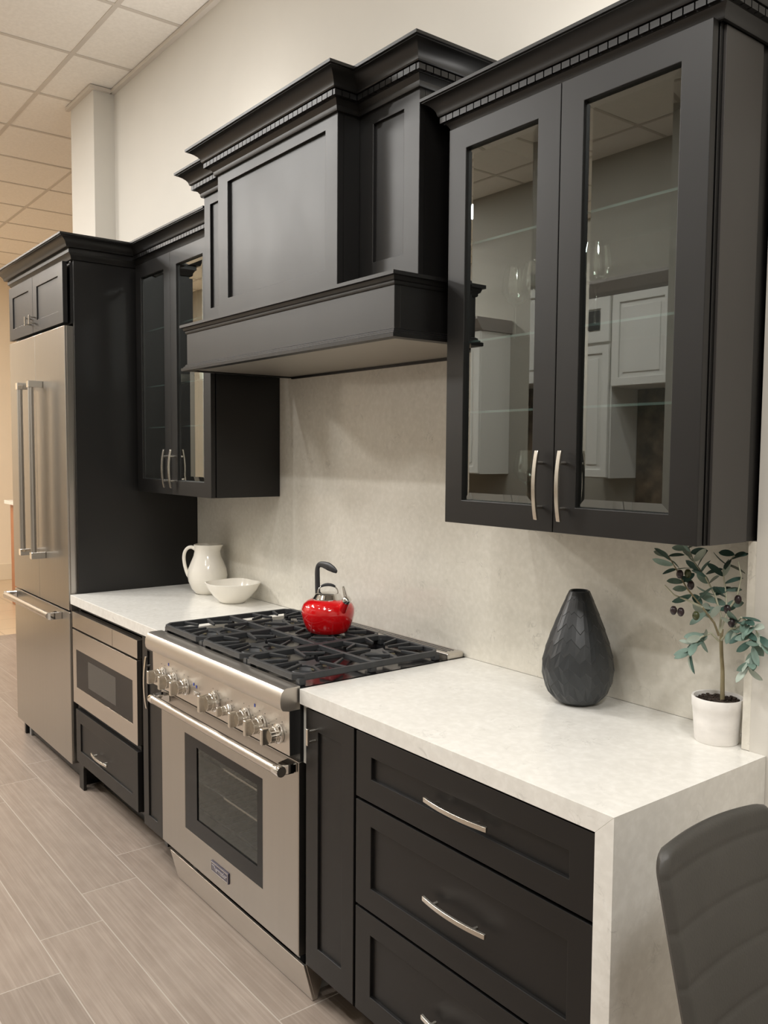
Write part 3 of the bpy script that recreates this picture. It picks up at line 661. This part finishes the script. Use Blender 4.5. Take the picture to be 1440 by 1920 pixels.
# kick panel, slanting back to the floor
kp = MB().prism([(.634, .1180), (.642, .1180), (.611, .002), (.603, .002)], -.880, .0300)
kp.prism([(.560, .11), (.634, .1175), (.603, .002), (.595, .002)], .0240, .0300)
obj('kick_panel', kp, m_steel('kick_steel', (2, 90, 90), .3, (.60, .56, .51)), t, bevel=.001)
for x in (-.90, -.06):
    obj('leg', MB().lathe([(.018, .001), (.02, .02), (.012, .025), (.012, .106)], (x, -.52, 0), 16), GREYMET, t, smooth=40)
obj('side_bracket', MB().box(.0005, .0045, .40, .575, .010, .104), GREYMET, t)['label'] = 'grey metal sheet beside the kick panel'
# knobs
def knob(x, z, r, big=True):
    k = obj('control_knob', MB().lathe([(r, 0), (r * 1.08, .004), (r * 1.05, .008), (r * .92, .010), (r * .90, .012)], (x, -.6695, z), 36, 'y'), CHROME, cp, smooth=40); k['label'] = 'chrome burner control knob'
    seg = 44; ln = .026 if big else .020
    sk = MB().lathe([(r * .84, 0), (r * .84, ln * .3), (r * .80, ln * .36), (r * .80, ln * .95), (r * .74, ln), (.0005, ln)], (x, -.6815, z), seg, 'y', squash=lambda a, rr, h: (rr * math.cos(a) * (1 + .035 * (1 if int(round(a / (2 * PI) * seg)) % 4 < 2 else -1)), rr * math.sin(a) * (1 + .035 * (1 if int(round(a / (2 * PI) * seg)) % 4 < 2 else -1)), h))
    obj('fluted_skirt', sk, STEEL_B, k, smooth=25)
    w_ = r * .26
    obj('grip', MB().box(x - w_, x + w_, .6815 + ln * .9, .6815 + ln + (.022 if big else .014), z - r * .86, z + r * .86), STEEL_B, k, bevel=.003, seg=3)['label'] = 'flat upright grip bar'
    return k
for x, r in ((-.862, .027), (-.767, .027), (-.672, .027), (-.250, .027), (-.155, .027), (-.058, .027)): knob(x, .776, r)
knob(-.455, .776, .032); knob(-.357, .772, .0175, False)
sw = obj('rocker_switch', MB().box(-.610, -.572, .6694, .6725, .768, .776).lathe([(.006, 0), (.006, .008), (.0005, .008)], (-.586, -.6725, .772), 12, 'y'), CHROME, cp, bevel=.001); sw['label'] = 'small chrome switch'
bm_ = MB()
for x, z in ((-.612, .797), (-.592, .793), (-.198, .824), (-.815, .824)): bm_.box(x - .0035, x + .0035, .6696, .6700, z - .005, z + .005)
obj('indicator', bm_, BLUE, cp)['label'] = 'tiny blue printed marks'
pm = MB()
for x in (-.862, -.767, -.672, -.455, -.357, -.250, -.155, -.058):
    for a in range(7):
        an = math.radians(20 + a * 23); rr = .041 if x != -.357 else .030
        if a % 2 == 0: pm.box(x + rr * math.cos(an) - .0012, x + rr * math.cos(an) + .0012, .6695, .6699, .776 + rr * math.sin(an) - .0012, .776 + rr * math.sin(an) + .0012)
obj('printed_marks', pm, INK, cp)
# burners and grates
GX0, GX1, GD0, GD1, GZ = -.9400, -.0110, .0900, .6380, .9480
gw_ = (GX1 - GX0) / 3
def burner(x, D):
    bb = obj('burner', MB().lathe([(.0005, .9153), (.062, .9153), (.060, .9180), (.045, .9200), (.040, .9290), (.0005, .9290)], (x, -D, 0), 32), IRON, t, smooth=35)
    pts = []
    for k in range(10):
        a = PI * k / 5 + .3; r = .052 if k % 2 == 0 else .026; pts.append((x + r * math.cos(a), D + r * math.sin(a)))
    obj('star_cap', MB().prismz(pts, .9290, .9340), IRON, bb, bevel=.0015)
    ring_ = [(x + (.054 if k % 2 == 0 else .028) * math.cos(PI * k / 5 + .3), D + (.054 if k % 2 == 0 else .028) * math.sin(PI * k / 5 + .3)) for k in range(10)]
    obj('flame_ring', MB().prismz(ring_, .9225, .9270), BRASS, bb)
def grate(x0, x1):
    mb = MB(); z1 = GZ; W = .0115; c = .028
    # outer frame with clipped corners
    pl = [(x0 + c, GD1), (x1 - c, GD1), (x1, GD1 - c), (x1, GD0 + c), (x1 - c, GD0), (x0 + c, GD0), (x0, GD0 + c), (x0, GD1 - c)]
    il = [(x0 + c + .004, GD1 - W), (x1 - c - .004, GD1 - W), (x1 - W, GD1 - c - .004), (x1 - W, GD0 + c + .004), (x1 - c - .004, GD0 + W), (x0 + c + .004, GD0 + W), (x0 + W, GD0 + c + .004), (x0 + W, GD1 - c - .004)]
    n = 8; zs = (z1 - .019, z1)
    vs = [(a, -d, zs[0]) for a, d in pl] + [(a, -d, zs[0]) for a, d in il] + [(a, -d, zs[1]) for a, d in pl] + [(a, -d, zs[1]) for a, d in il]
    fs = []
    for k in range(n):
        j = (k + 1) % n
        fs += [(k, j, n + j, n + k), (2 * n + k, 3 * n + k, 3 * n + j, 2 * n + j), (k, 2 * n + k, 2 * n + j, j), (n + k, n + j, 3 * n + j, 3 * n + k)]
    mb.add(vs, fs)
    Dm = (GD0 + GD1) / 2; mb.box(x0 + W * .8, x1 - W * .8, Dm - .006, Dm + .006, z1 - .018, z1)
    for fx in (x0 + .012, x1 - .012):
        for fd in (GD0 + .02, Dm, GD1 - .02): mb.box(fx - .011, fx + .011, fd - .011, fd + .011, .9155, z1 - .012)
    xc = (x0 + x1) / 2; hw = (x1 - x0) / 2 - W
    for D0, D1 in ((GD0 + W, Dm - .006), (Dm + .006, GD1 - W)):
        dc = (D0 + D1) / 2; hd = (D1 - D0) / 2; z = z1 - .0075
        # eight fingers: straight ones and raking ones meeting near the burner centre
        fy = 1 if D0 > GD0 + .1 else -1          # the side nearest the outer rail
        for (sx, sy, ex, ey) in ((-.50, fy, -.26, fy * .40), (0, fy, 0, fy * .30), (.50, fy, .26, fy * .40), (0, -fy, 0, -fy * .26),
                                 (-1, -.30 * fy, -.28, -.10 * fy), (-.66, -.22 * fy, -.34, -.72 * fy), (1, -.30 * fy, .28, -.10 * fy), (.66, -.22 * fy, .34, -.72 * fy),
                                 (-1, .42 * fy, -.52, .26 * fy), (1, .42 * fy, .52, .26 * fy)):
            a = Vector((xc + sx * hw, -(dc + sy * hd), z)); b_ = Vector((xc + ex * hw, -(dc + ey * hd), z + .003))
            tt = (b_ - a).normalized(); sd = Vector((-tt.y, tt.x, 0)); up = Vector((0, 0, 1))
            ws = (.0055, .003); hs = (.0075, .0050)
            v8 = []
            for p, w_, h_ in ((a, ws[0], hs[0]), (b_, ws[1], hs[1])):
                v8 += [p - sd * w_ - up * h_, p + sd * w_ - up * h_, p + sd * w_ + up * (h_ - .001), p - sd * w_ + up * (h_ - .001)]
            mb.add(v8, [(0, 1, 2, 3), (7, 6, 5, 4), (0, 4, 5, 1), (1, 5, 6, 2), (2, 6, 7, 3), (3, 7, 4, 0)])
    return obj('burner_grate', mb, IRON, t, bevel=.0022)
for k in range(3):
    x0, x1 = GX0 + k * gw_ + .0012, GX0 + (k + 1) * gw_ - .0012
    grate(x0, x1); Dm = (GD0 + GD1) / 2
    burner((x0 + x1) / 2, (GD0 + Dm) / 2 + .003); burner((x0 + x1) / 2, (GD1 + Dm) / 2 - .003)

# ------------------------------------------------------------------ kettle
KC = Vector((-.465, -.226, .9481)); t = thing('tea_kettle', 'glossy red enamel tea kettle with black handle on the rear middle burner grate', 'kettle', (KC.x, -KC.y, KC.z))
ka = math.radians(2); kf = Vector((math.cos(ka), math.sin(ka), 0)); ks = Vector((-kf.y, kf.x, 0))
def KP(f, s, z): return KC + kf * f + ks * s + Vector((0, 0, z))
obj('body', MB().lathe([(.0005, 0), (.066, 0), (.071, .003), (.080, .020), (.0890, .044), (.0935, .066), (.0930, .084), (.086, .099), (.073, .110), (.056, .1165), (.054, .1165)], KC, 56), RED, t, smooth=60)
lid = obj('lid', MB().lathe([(.0545, .1150), (.0545, .1185), (.052, .1200), (.044, .1330), (.039, .1360), (.020, .1390), (.0005, .1400)], KC, 48), CHROME, t, smooth=35)
lr = Vector((RT.x, RT.y, 0)).normalized()
lk = [KC + lr * (.036 * math.cos(PI - PI * k / 12)) + Vector((0, 0, .134 + .031 * math.sin(PI * k / 12) ** .8)) for k in range(13)]
obj('lid_loop', MB().tube(lk, [.0026] * 13, 10), CHROME, lid, smooth=60)
obj('lid_grip', MB().tube([p + Vector((0, 0, .001)) for p in lk[3:10]], [.0035, .0048, .0055, .0056, .0055, .0048, .0035], 10), BLACKPL, lid, smooth=60)
sp0, sp1 = KP(.068, 0, .074), KP(.106, 0, .122)
obj('spout', MB().tube([sp0, sp0.lerp(sp1, .5), sp1], [.021, .0165, .013], 20), RED, t, smooth=60)
sc_ = obj('spout_cap', MB().tube([sp1 - (sp1 - sp0) * .04, sp1 + (sp1 - sp0) * .18, sp1 + (sp1 - sp0) * .26], [.0145, .0145, .009], 20), CHROME, t, smooth=50); sc_['label'] = 'chrome whistle cap'
obj('spout_lever', MB().tube([sp1 + Vector((0, 0, .008)), sp1 + Vector((0, 0, .008)) - kf * .010 + Vector((0, 0, .022)), sp1 + Vector((0, 0, .008)) - kf * .018 + Vector((0, 0, .040))], [.008, .006, .0045], 12), CHROME, sc_, smooth=60)
hp = [KP(-.058, 0, .095), KP(-.062, 0, .130), KP(-.064, 0, .165), KP(-.065, 0, .203), KP(-.063, 0, .219), KP(-.054, 0, .230), KP(-.034, 0, .2335), KP(.002, 0, .230), KP(.032, 0, .223), KP(.050, 0, .217)]
obj('handle', MB().stube(hp, [.0135, .0135, .013, .0125, .011, .0095, .0110, .0150, .0120, .006], 16, flat=.50, up=ks), BLACKPL, t, smooth=60)

# ------------------------------------------------------------------ pitcher and bowl
PCn = Vector((-1.650, -.105, .9142)); pf = Vector((.614, .789, 0)); psd = Vector((-pf.y, pf.x, 0))
t = thing('ceramic_pitcher', 'cream white ceramic pitcher with looped handle on the left countertop', 'pitcher', (PCn.x, -PCn.y, PCn.z))
def spoutf(a, r, h):
    k = 0
    if h > .195:
        da = (a - math.atan2(pf.y, pf.x) + PI) % (2 * PI) - PI
        k = max(0, math.cos(da)) ** 6 * .20 * (h - .195) / .035
    return (r * math.cos(a) * (1 + k), r * math.sin(a) * (1 + k), h)
pr_ = [(.0005, 0), (.050, 0), (.056, .004), (.074, .025), (.0885, .060), (.0930, .088), (.0885, .118), (.0760, .150), (.0640, .178), (.0595, .200), (.0600, .218), (.0630, .230), (.0600, .2315), (.0560, .216), (.0555, .200), (.060, .178), (.072, .150), (.084, .118), (.0005, .05)]
obj('body', MB().lathe(pr_, PCn, 56, squash=spoutf), CERAM, t, smooth=60)
hp = [PCn - pf * a + Vector((0, 0, z)) for a, z in ((.056, .208), (.072, .217), (.090, .214), (.104, .198), (.110, .172), (.108, .142), (.101, .112), (.092, .088), (.085, .078))]
obj('handle', MB().stube(hp, [.009, .0085, .008, .008, .008, .008, .0082, .009, .009], 14, flat=1.3, up=psd), CERAM, t, smooth=60)
BC = Vector((-1.362, -.125, .9142)); rot0 = math.atan2(RT.y, RT.x)
def sqb(a, r, h):
    u = a - rot0; k = 1 + (.045 * math.cos(4 * u)) * min(1, h / .05) * (.4 + .6 * min(1, h / .09))
    zc = h + (0.0012 * (math.cos(4 * u)) * (h / .09) ** 2 if h > .03 else 0)
    return (r * k * 1.07 * math.cos(a), r * k * 1.07 * math.sin(a), zc)
bo = obj('ceramic_bowl', MB().lathe([(.0005, .004), (.035, 0), (.048, .0005), (.054, .006), (.078, .030), (.098, .060), (.108, .082), (.110, .088), (.106, .0895), (.102, .082), (.092, .060), (.072, .033), (.045, .012), (.0005, .010)], BC, 72, squash=sqb), CERAM, None, smooth=60)
tag(bo, 'cream white ceramic bowl with pinched square rim beside the pitcher', 'bowl')

# ------------------------------------------------------------------ faceted black vase
VC = Vector((.553, -.110, .9142)); t = thing('faceted_vase', 'matte black teardrop vase with faceted relief on the right countertop', 'vase', (VC.x, -VC.y, VC.z))
VH = .300
prof = [(.045, 0), (.060, .008), (.078, .027), (.090, .053), (.0955, .083), (.0940, .113), (.0870, .145), (.0765, .178), (.0640, .212), (.0505, .246), (.0375, .277), (.0275, .300)]
def rad(h):
    h = max(0, min(VH, h))
    for (r0, h0), (r1, h1) in zip(prof, prof[1:]):
        if h <= h1 + 1e-9: return r0 + (r1 - r0) * (h - h0) / (h1 - h0)
    return prof[-1][0]
# ten gores, each a column of overlapping pointed scales with crisp lower lips
gores = 10; sub = 4; rows = [.028 + .036 * k for k in range(8)]
seg = gores * sub
def ring(hc, amp, dr, edge):
    out = []
    for k in range(seg):
        u = (k % sub) / sub; c = abs(u - .5) * 2                      # 1 at a gore edge, 0 on its midline
        g_ = k // sub; sgn = 1 if g_ % 2 == 0 else -1
        h = max(0.001, min(VH - .001, hc + amp * (c - .5) * sgn))
        r = rad(h) * (1 - .022 * (1 - c)) + dr
        a = 2 * PI * k / seg + .12
        out.append((VC.x + r * math.cos(a), VC.y + r * math.sin(a), VC.z + h))
    return out
rings = [[(VC.x + .044 * math.cos(2 * PI * k / seg + .12), VC.y + .044 * math.sin(2 * PI * k / seg + .12), VC.z) for k in range(seg)], ring(.010, 0, 0, 0)]
for q in rows:
    f_ = 1.0 if q < .24 else .6
    rings.append(ring(q - .0010, .024 * f_, -.0004 * f_, 1)); rings.append(ring(q + .0008, .024 * f_, .0007 * f_, 1))
rings.append(ring(VH - .0012, 0, 0, 0)); rings.append([(VC.x + .0272 * math.cos(2 * PI * k / seg + .12), VC.y + .0272 * math.sin(2 * PI * k / seg + .12), VC.z + VH) for k in range(seg)])
vs = [v for r_ in rings for v in r_]; fs = []
for i in range(len(rings) - 1):
    for k in range(seg): fs.append((i * seg + k, i * seg + (k + 1) % seg, (i + 1) * seg + (k + 1) % seg, (i + 1) * seg + k))
fs.append(tuple(range(seg - 1, -1, -1)))
obj('body', MB().add(vs, fs), VASEM, t, bevel=.0006)
obj('neck', MB().lathe([(.0262, VH - .003), (.0270, VH + .001), (.0245, VH + .0025), (.0215, VH), (.0215, .22), (.0005, .22)], VC, 32), VASEM, t, smooth=50)

# ------------------------------------------------------------------ potted olive tree
OC = Vector((.951, -.094, .9142)); t = thing('potted_olive_tree', 'small artificial olive tree in a whitewashed pot at the counter end', 'plant', (OC.x, -OC.y, OC.z))
pot = obj('pot', MB().lathe([(.0005, .0), (.0470, 0), (.0490, .003), (.0535, .055), (.0555, .078), (.0570, .081), (.0580, .102), (.0565, .105), (.0530, .104), (.0515, .090), (.048, .089), (.0005, .089)], OC, 48), POTM, t, smooth=40)
vs = MB(); rr = random.Random(3)
so = MB().lathe([(.0510, .091), (.040, .094), (.020, .096), (.0005, .097)], OC, 40)
for k in range(120):
    a = rr.uniform(0, 2 * PI); r = .049 * math.sqrt(rr.random()); s = rr.uniform(.0015, .0035); p = OC + Vector((r * math.cos(a), r * math.sin(a), .0945))
    so.box(p.x - s, p.x + s, -p.y - s, -p.y + s, p.z, p.z + s * 1.5)
obj('soil', so, SOIL, pot, smooth=30)
# camera-facing axes are only used to lay the crown out like the photographed plant
ex = Vector((.863, .507, 0)).normalized(); ey = Vector((.507, -.863, 0)).normalized()
def OP(a, b, z): return OC + ex * a + ey * b + Vector((0, 0, z))
trunk = [OP(.010, 0, .090), OP(.009, 0, .13), OP(.008, .002, .165), OP(.005, .002, .20), OP(.003, 0, .235), OP(.004, -.004, .262)]
obj('trunk', MB().stube(trunk, [.0055, .005, .0046, .0043, .0042, .0035], 12), BARK, t, smooth=60)
S_ = .001215
def px(x, y, b=0.0):                                     # offsets measured from the trunk foot, in metres
    return OP((x - 1351) * S_, b, .095 + (1310 - y) * S_)
top = trunk[-1]
br_list = [
    [px(1349, 1185), px(1340, 1160, .01), px(1318, 1130, .02), px(1290, 1095, .03), px(1270, 1060, .03), px(1255, 1035, .03)],
    [px(1349, 1185), px(1352, 1150, -.01), px(1340, 1110, -.01), px(1322, 1075, .0), px(1300, 1045, .01), px(1290, 1020, .0)],
    [px(1351, 1180), px(1362, 1140, -.01), px(1358, 1100, -.02), px(1352, 1060, -.02), px(1372, 1030, -.01)],
    [px(1353, 1195), px(1366, 1170, .03), px(1385, 1155, .065), px(1402, 1168, .085), px(1408, 1195, .09), px(1400, 1225, .09)],
    [px(1366, 1170, .03), px(1386, 1138, .065), px(1408, 1150, .085), px(1420, 1175, .095)],
    [px(1349, 1195), px(1335, 1178, .02), px(1318, 1185, .035), px(1305, 1200, .04), px(1298, 1222, .045)],
    [px(1362, 1140, -.01), px(1378, 1110, .0), px(1385, 1070, .01), px(1378, 1040, .01)],
    [px(1318, 1130, .02), px(1295, 1118, .035), px(1268, 1108, .04), px(1250, 1090, .04)],
]
lm = {'a': LEAFA, 'b': LEAFB, 'c': LEAFC}
def leaf(parent, p, d, ln, wd, mat, rnd):
    d = d.normalized(); up = Vector((rnd.uniform(-.5, .5), rnd.uniform(-.9, -.1), rnd.uniform(-.1, .9)))
    sd = d.cross(up).normalized(); nn = sd.cross(d).normalized()
    n = 8; vs = []; fs = []
    for i in range(n + 1):
        s = i / n; w_ = wd / 2 * (math.sin(PI * min(1, (s * .95 + .025) ** 1.08))) ** .62 if i not in (0, n) else .0006
        c = p + d * (ln * s) + nn * (-.10 * ln * s * s)
        for q, e in ((-1, .10), (0, 0), (1, .10)): vs.append(c + sd * w_ * q + nn * (w_ * e * 2))
    for i in range(n):
        for k in range(2): fs.append((i * 3 + k, i * 3 + k + 1, (i + 1) * 3 + k + 1, (i + 1) * 3 + k))
    m_ = len(vs); vs2 = vs + [v - nn * .0006 for v in vs]; fs2 = fs + [tuple(j + m_ for j in f[::-1]) for f in fs]
    return obj('leaf', MB().add(vs2, fs2), mat, parent, smooth=60)
rnd = random.Random(11)
nleaf = 0
for bi, path in enumerate(br_list):
    # resample to a smooth twig
    P = []
    for i in range(len(path) - 1):
        for s in range(3): P.append(path[i].lerp(path[i + 1], s / 3))
    P.append(path[-1]); m_ = len(P)
    tw = obj('branch', MB().tube(P, [.0028 - .0018 * i / m_ for i in range(m_)], 8), TWIG if bi else BARK, t, smooth=60)
    for i in range(4 if bi != 4 else 2, m_):
        tdir = (P[min(i + 1, m_ - 1)] - P[i - 1]).normalized()
        for sg in ((1, -1) if i % 2 == 0 or i > m_ - 3 else (1 if (i // 2) % 2 else -1,)):
            if nleaf >= 99: break
            side = (ex * rnd.uniform(.5, 1) * sg + ey * rnd.uniform(-.7, .8) + Vector((0, 0, rnd.uniform(-.5, .5)))).normalized()
            dd = (tdir * rnd.uniform(.1, .8) + side * .9 + Vector((0, 0, rnd.uniform(-.5, .5))))
            if bi == 3: dd += Vector((0, 0, -.45))
            if bi == 5: dd += ex * -.35 + Vector((0, 0, -.15))
            kind = rnd.choice('aabbca' if bi not in (3, 5) else 'aacbca')
            ll = rnd.uniform(.034, .050)
            tip = P[i] + dd.normalized() * ll
            if tip.y > -.012 or (tip.x > 1.00 and tip.y > -.125): dd = dd - Vector((0, 1.2, 0)); tip = P[i] + dd.normalized() * ll
            leaf(tw, P[i], dd, ll, rnd.uniform(.0135, .0185), lm[kind], rnd); nleaf += 1
for x, y, b, g_ in ((1277, 1067, .045, 0), (1297, 1087, .045, 0), (1291, 1066, .035, 1), (1268, 1136, .05, 0), (1281, 1138, .05, 0), (1308, 1143, .05, 1), (1370, 1150, .06, 0), (1362, 1128, .04, 0), (1380, 1110, .03, 0)):
    c = px(x, y, b)
    if c.y > -.02: c.y = -.03
    o = obj('olive', MB().lathe([(.0004, -.0105), (.0042, -.009), (.0072, -.004), (.0080, 0), (.0072, .005), (.0042, .0095), (.0004, .0105)], c, 18), OLIVEG if g_ else OLIVEM, t, smooth=80)
    o['label'] = 'green olive fruit' if g_ else 'black olive fruit'

# ------------------------------------------------------------------ padded chair
t = thing('padded_chair', 'charcoal leatherette chair with horizontally ribbed back beside the waterfall counter', 'chair', (1.50, .58, 0))
CW = .174; Dc = .612
def back_x(z): return 1.262 + max(0, (.962 - z)) * .235 + max(0, (.72 - z)) ** 2 * .35
def chair_back():
    nz, nd = 110, 34; zt, zb_ = .962, .46; vs = []; fs = []
    seams = [.919 - .078 * k for k in range(7)]
    def pt(i, j, side):
        s = i / nz; z = zb_ + (zt - zb_) * s; u = -1 + 2 * j / nd
        # superelliptic corner rounding at the top, slight waist below
        wz = CW * (1 - .05 * (1 - s) ** 2 * 1.0)
        c = .045; hz_ = zt - z
        inset = 0 if hz_ >= c else c - math.sqrt(max(0, c * c - (c - hz_) ** 2))
        wv = wz - inset
        # top edge bows upward
        zz = z + .006 * (1 - u * u) * s
        D = Dc - u * wv
        edge = min(1.0, (1 - abs(u)) * wv / .016); te = math.sqrt(max(0, 1 - (1 - edge) ** 2)) * (math.sqrt(max(0, 1 - (1 - min(1, hz_ / .012)) ** 2)) if hz_ < .012 else 1)
        groove = sum(math.exp(-((z - q) / .0030) ** 2) for q in seams)
        puff = .0020 * abs(math.sin(PI * (z - seams[0]) / .078)) ** .6
        th = te * (.010 + (puff - .0024 * groove) if side > 0 else te * .013)
        curve = -.012 * (1 - u * u)
        return (back_x(z) + side * abs(th) + curve * 1.0, -D, zz)
    for side in (1, -1):
        for i in range(nz + 1):
            for j in range(nd + 1): vs.append(pt(i, j, side))
    n1 = (nz + 1) * (nd + 1); W_ = nd + 1
    for sd_ in (0, 1):
        for i in range(nz):
            for j in range(nd):
                a = sd_ * n1 + i * W_ + j; fs.append((a, a + 1, a + W_ + 1, a + W_))
    for i in range(nz):
        for j in (0, nd):
            a = i * W_ + j; fs.append((a, a + W_, a + W_ + n1, a + n1))
    for j in range(nd):
        for i in (0, nz):
            a = i * W_ + j; fs.append((a, a + 1, a + 1 + n1, a + n1))
    return MB().add(vs, fs)
obj('backrest', chair_back(), LEATHER, t, smooth=60, weld=True)
seat = MB(); n = 30; sv = []
def seat_pts(z, ins):
    o = []
    for k in range(64):
        a = 2 * PI * k / 64; c_, s_ = math.cos(a), math.sin(a); e = .45
        o.append((1.635 + (.235 - ins) * abs(c_) ** e * (1 if c_ > 0 else -1), -Dc + (CW + .005 - ins) * abs(s_) ** e * (1 if s_ > 0 else -1), z))
    return o
lev = [(.425, .012), (.430, .002), (.445, 0), (.462, 0), (.474, .005), (.480, .018), (.482, .05)]
for z, i_ in lev: sv += seat_pts(z, i_)
fs = [(i * 64 + k, i * 64 + (k + 1) % 64, (i + 1) * 64 + (k + 1) % 64, (i + 1) * 64 + k) for i in range(len(lev) - 1) for k in range(64)] + [tuple(range(63, -1, -1)), tuple((len(lev) - 1) * 64 + k for k in range(64))]
obj('seat', MB().add(sv, fs), LEATHER, t, smooth=50)
for x in (1.46, 1.82):
    for D in (Dc - .17, Dc + .17):
        obj('leg', MB().tube([(x, -D, .424), (x + (-.03 if x < 1.6 else .03), -D, .001)], .011, 14), CHROME, t, smooth=60)
fr = MB()
for D in (Dc - .17, Dc + .17): fr.tube([(1.44, -D, .418), (1.84, -D, .418)], .010, 12)
fr.tube([(1.46, -(Dc - .17), .418), (1.46, -(Dc + .17), .418)], .010, 12); fr.tube([(1.82, -(Dc - .17), .418), (1.82, -(Dc + .17), .418)], .010, 12)
obj('seat_frame', fr, CHROME, t, smooth=60)

# ------------------------------------------------------------------ far bar cabinet seen left of the refrigerator
t = thing('bar_cabinet', 'reddish wood bar cabinet with white top far beyond the refrigerator', 'cabinet', (-7.6, -.7, 0))
obj('body', MB().box(-7.29, -6.50, -1.00, -.467, .001, 1.035), WOODB, t, bevel=.003)
obj('top', MB().box(-7.33, -6.46, -1.05, -.418, 1.035, 1.072), COUNTER, t, bevel=.003)

# ------------------------------------------------------------------ white kitchen on the opposite wall (seen reflected in the glass doors)
def back_box(mb, x0, x1, D0, D1, z0, z1): return mb.box(x0, x1, D0, D1, z0, z1)
def raised(parent, x0, x1, z0, z1, Df, name='door', rail=.055):
    # faces the kitchen wall (smaller D)
    mb = MB().ring(x0, x1, z0, z1, rail, Df, Df + .02).box(x0 + rail - .001, x1 - rail + .001, Df + .010, Df + .018, z0 + rail - .001, z1 - rail + .001)
    mb.box(x0 + rail + .03, x1 - rail - .03, Df + .004, Df + .012, z0 + rail + .03, z1 - rail - .03)
    return obj(name, mb, WHITECAB, parent, bevel=.004)
OD = 3.46
t = thing('white_wall_cabinet', 'tall white raised-panel wall cabinet on the opposite wall', 'cabinet', (-1.76, 3.6, 1.42))
obj('carcase', MB().box(-1.93, -1.625, OD + .02, 3.799, 1.42, 2.64), WHITECAB, t)
raised(t, -1.90, -1.64, 1.425, 2.315, OD); dd = raised(t, -1.90, -1.64, 2.335, 2.635, OD, rail=.075)
obj('door_window', MB().box(-1.815, -1.725, OD + .001, OD + .003, 2.42, 2.55), DARKBOX, dd)['label'] = 'dark square window'
t = thing('white_wall_cabinet', 'short wide white raised-panel wall cabinet on the opposite wall', 'cabinet', (-1.2, 3.6, 2.03))
obj('carcase', MB().box(-1.622, -.70, OD + .02, 3.799, 2.03, 2.64), WHITECAB, t)
raised(t, -1.617, -1.165, 2.034, 2.635, OD); raised(t, -1.160, -.71, 2.034, 2.635, OD)
t = thing('white_wall_cabinet', 'white wall cabinet with plain side on the opposite wall, left group', 'cabinet', (-3.2, 3.6, 1.42))
obj('carcase', MB().box(-3.60, -2.87, OD + .02, 3.799, 1.42, 2.54), WHITECAB, t)
raised(t, -3.59, -3.24, 1.425, 2.535, OD); raised(t, -3.235, -2.875, 1.425, 2.535, OD)
for x0, x1, z, lb in ((-1.96, -.67, 2.641, 'dark cornice above the white cabinets on the opposite wall'), (-3.63, -2.85, 2.541, 'dark cornice above the left white cabinet on the opposite wall')):
    tag(obj('cornice', MB().prism([(3.799, z), (OD + .01, z), (OD - .01, z + .02), (OD - .05, z + .08), (OD - .05, z + .10), (3.799, z + .10)], x0, x1), simple('taupe_cornice_paint', (.30, .27, .25), .5, noise=((5, 5, 5), .02)), None), lb, 'cornice')
t = thing('white_base_cabinet', 'run of white base cabinets with brown granite top on the opposite wall', 'cabinet', (-2.4, 3.5, 0))
obj('carcase', MB().box(-3.9, -.40, 3.20, 3.799, .10, .88), WHITECAB, t); obj('toe_kick', MB().box(-3.9, -.4, 3.27, 3.79, .001, .10), DARKBOX, t)
obj('countertop', MB().box(-3.92, -.38, 3.16, 3.799, .88, .92), GRANITE, t, bevel=.003)
for k in range(7): raised(t, -3.88 + k * .495, -3.88 + k * .495 + .485, .12, .86, 3.18)
tag(obj('granite_backsplash', MB().box(-1.62, -.40, 3.765, 3.7995, .9205, 2.028), GRANITE, None), 'brown granite splashback slab on the opposite wall', 'backsplash')

t = thing('display_cabinet', 'tall black display cabinet standing across the room, reflected in the left glass doors', 'cabinet', (-5.3, 1.82, 0))
obj('carcase', MB().box(-5.60, -5.02, 1.62, 2.04, .001, 2.62), PAINT, t)
shaker('end_panel', t, -5.60, -5.02, .10, 2.60, 2.06, .018, .06, .008)
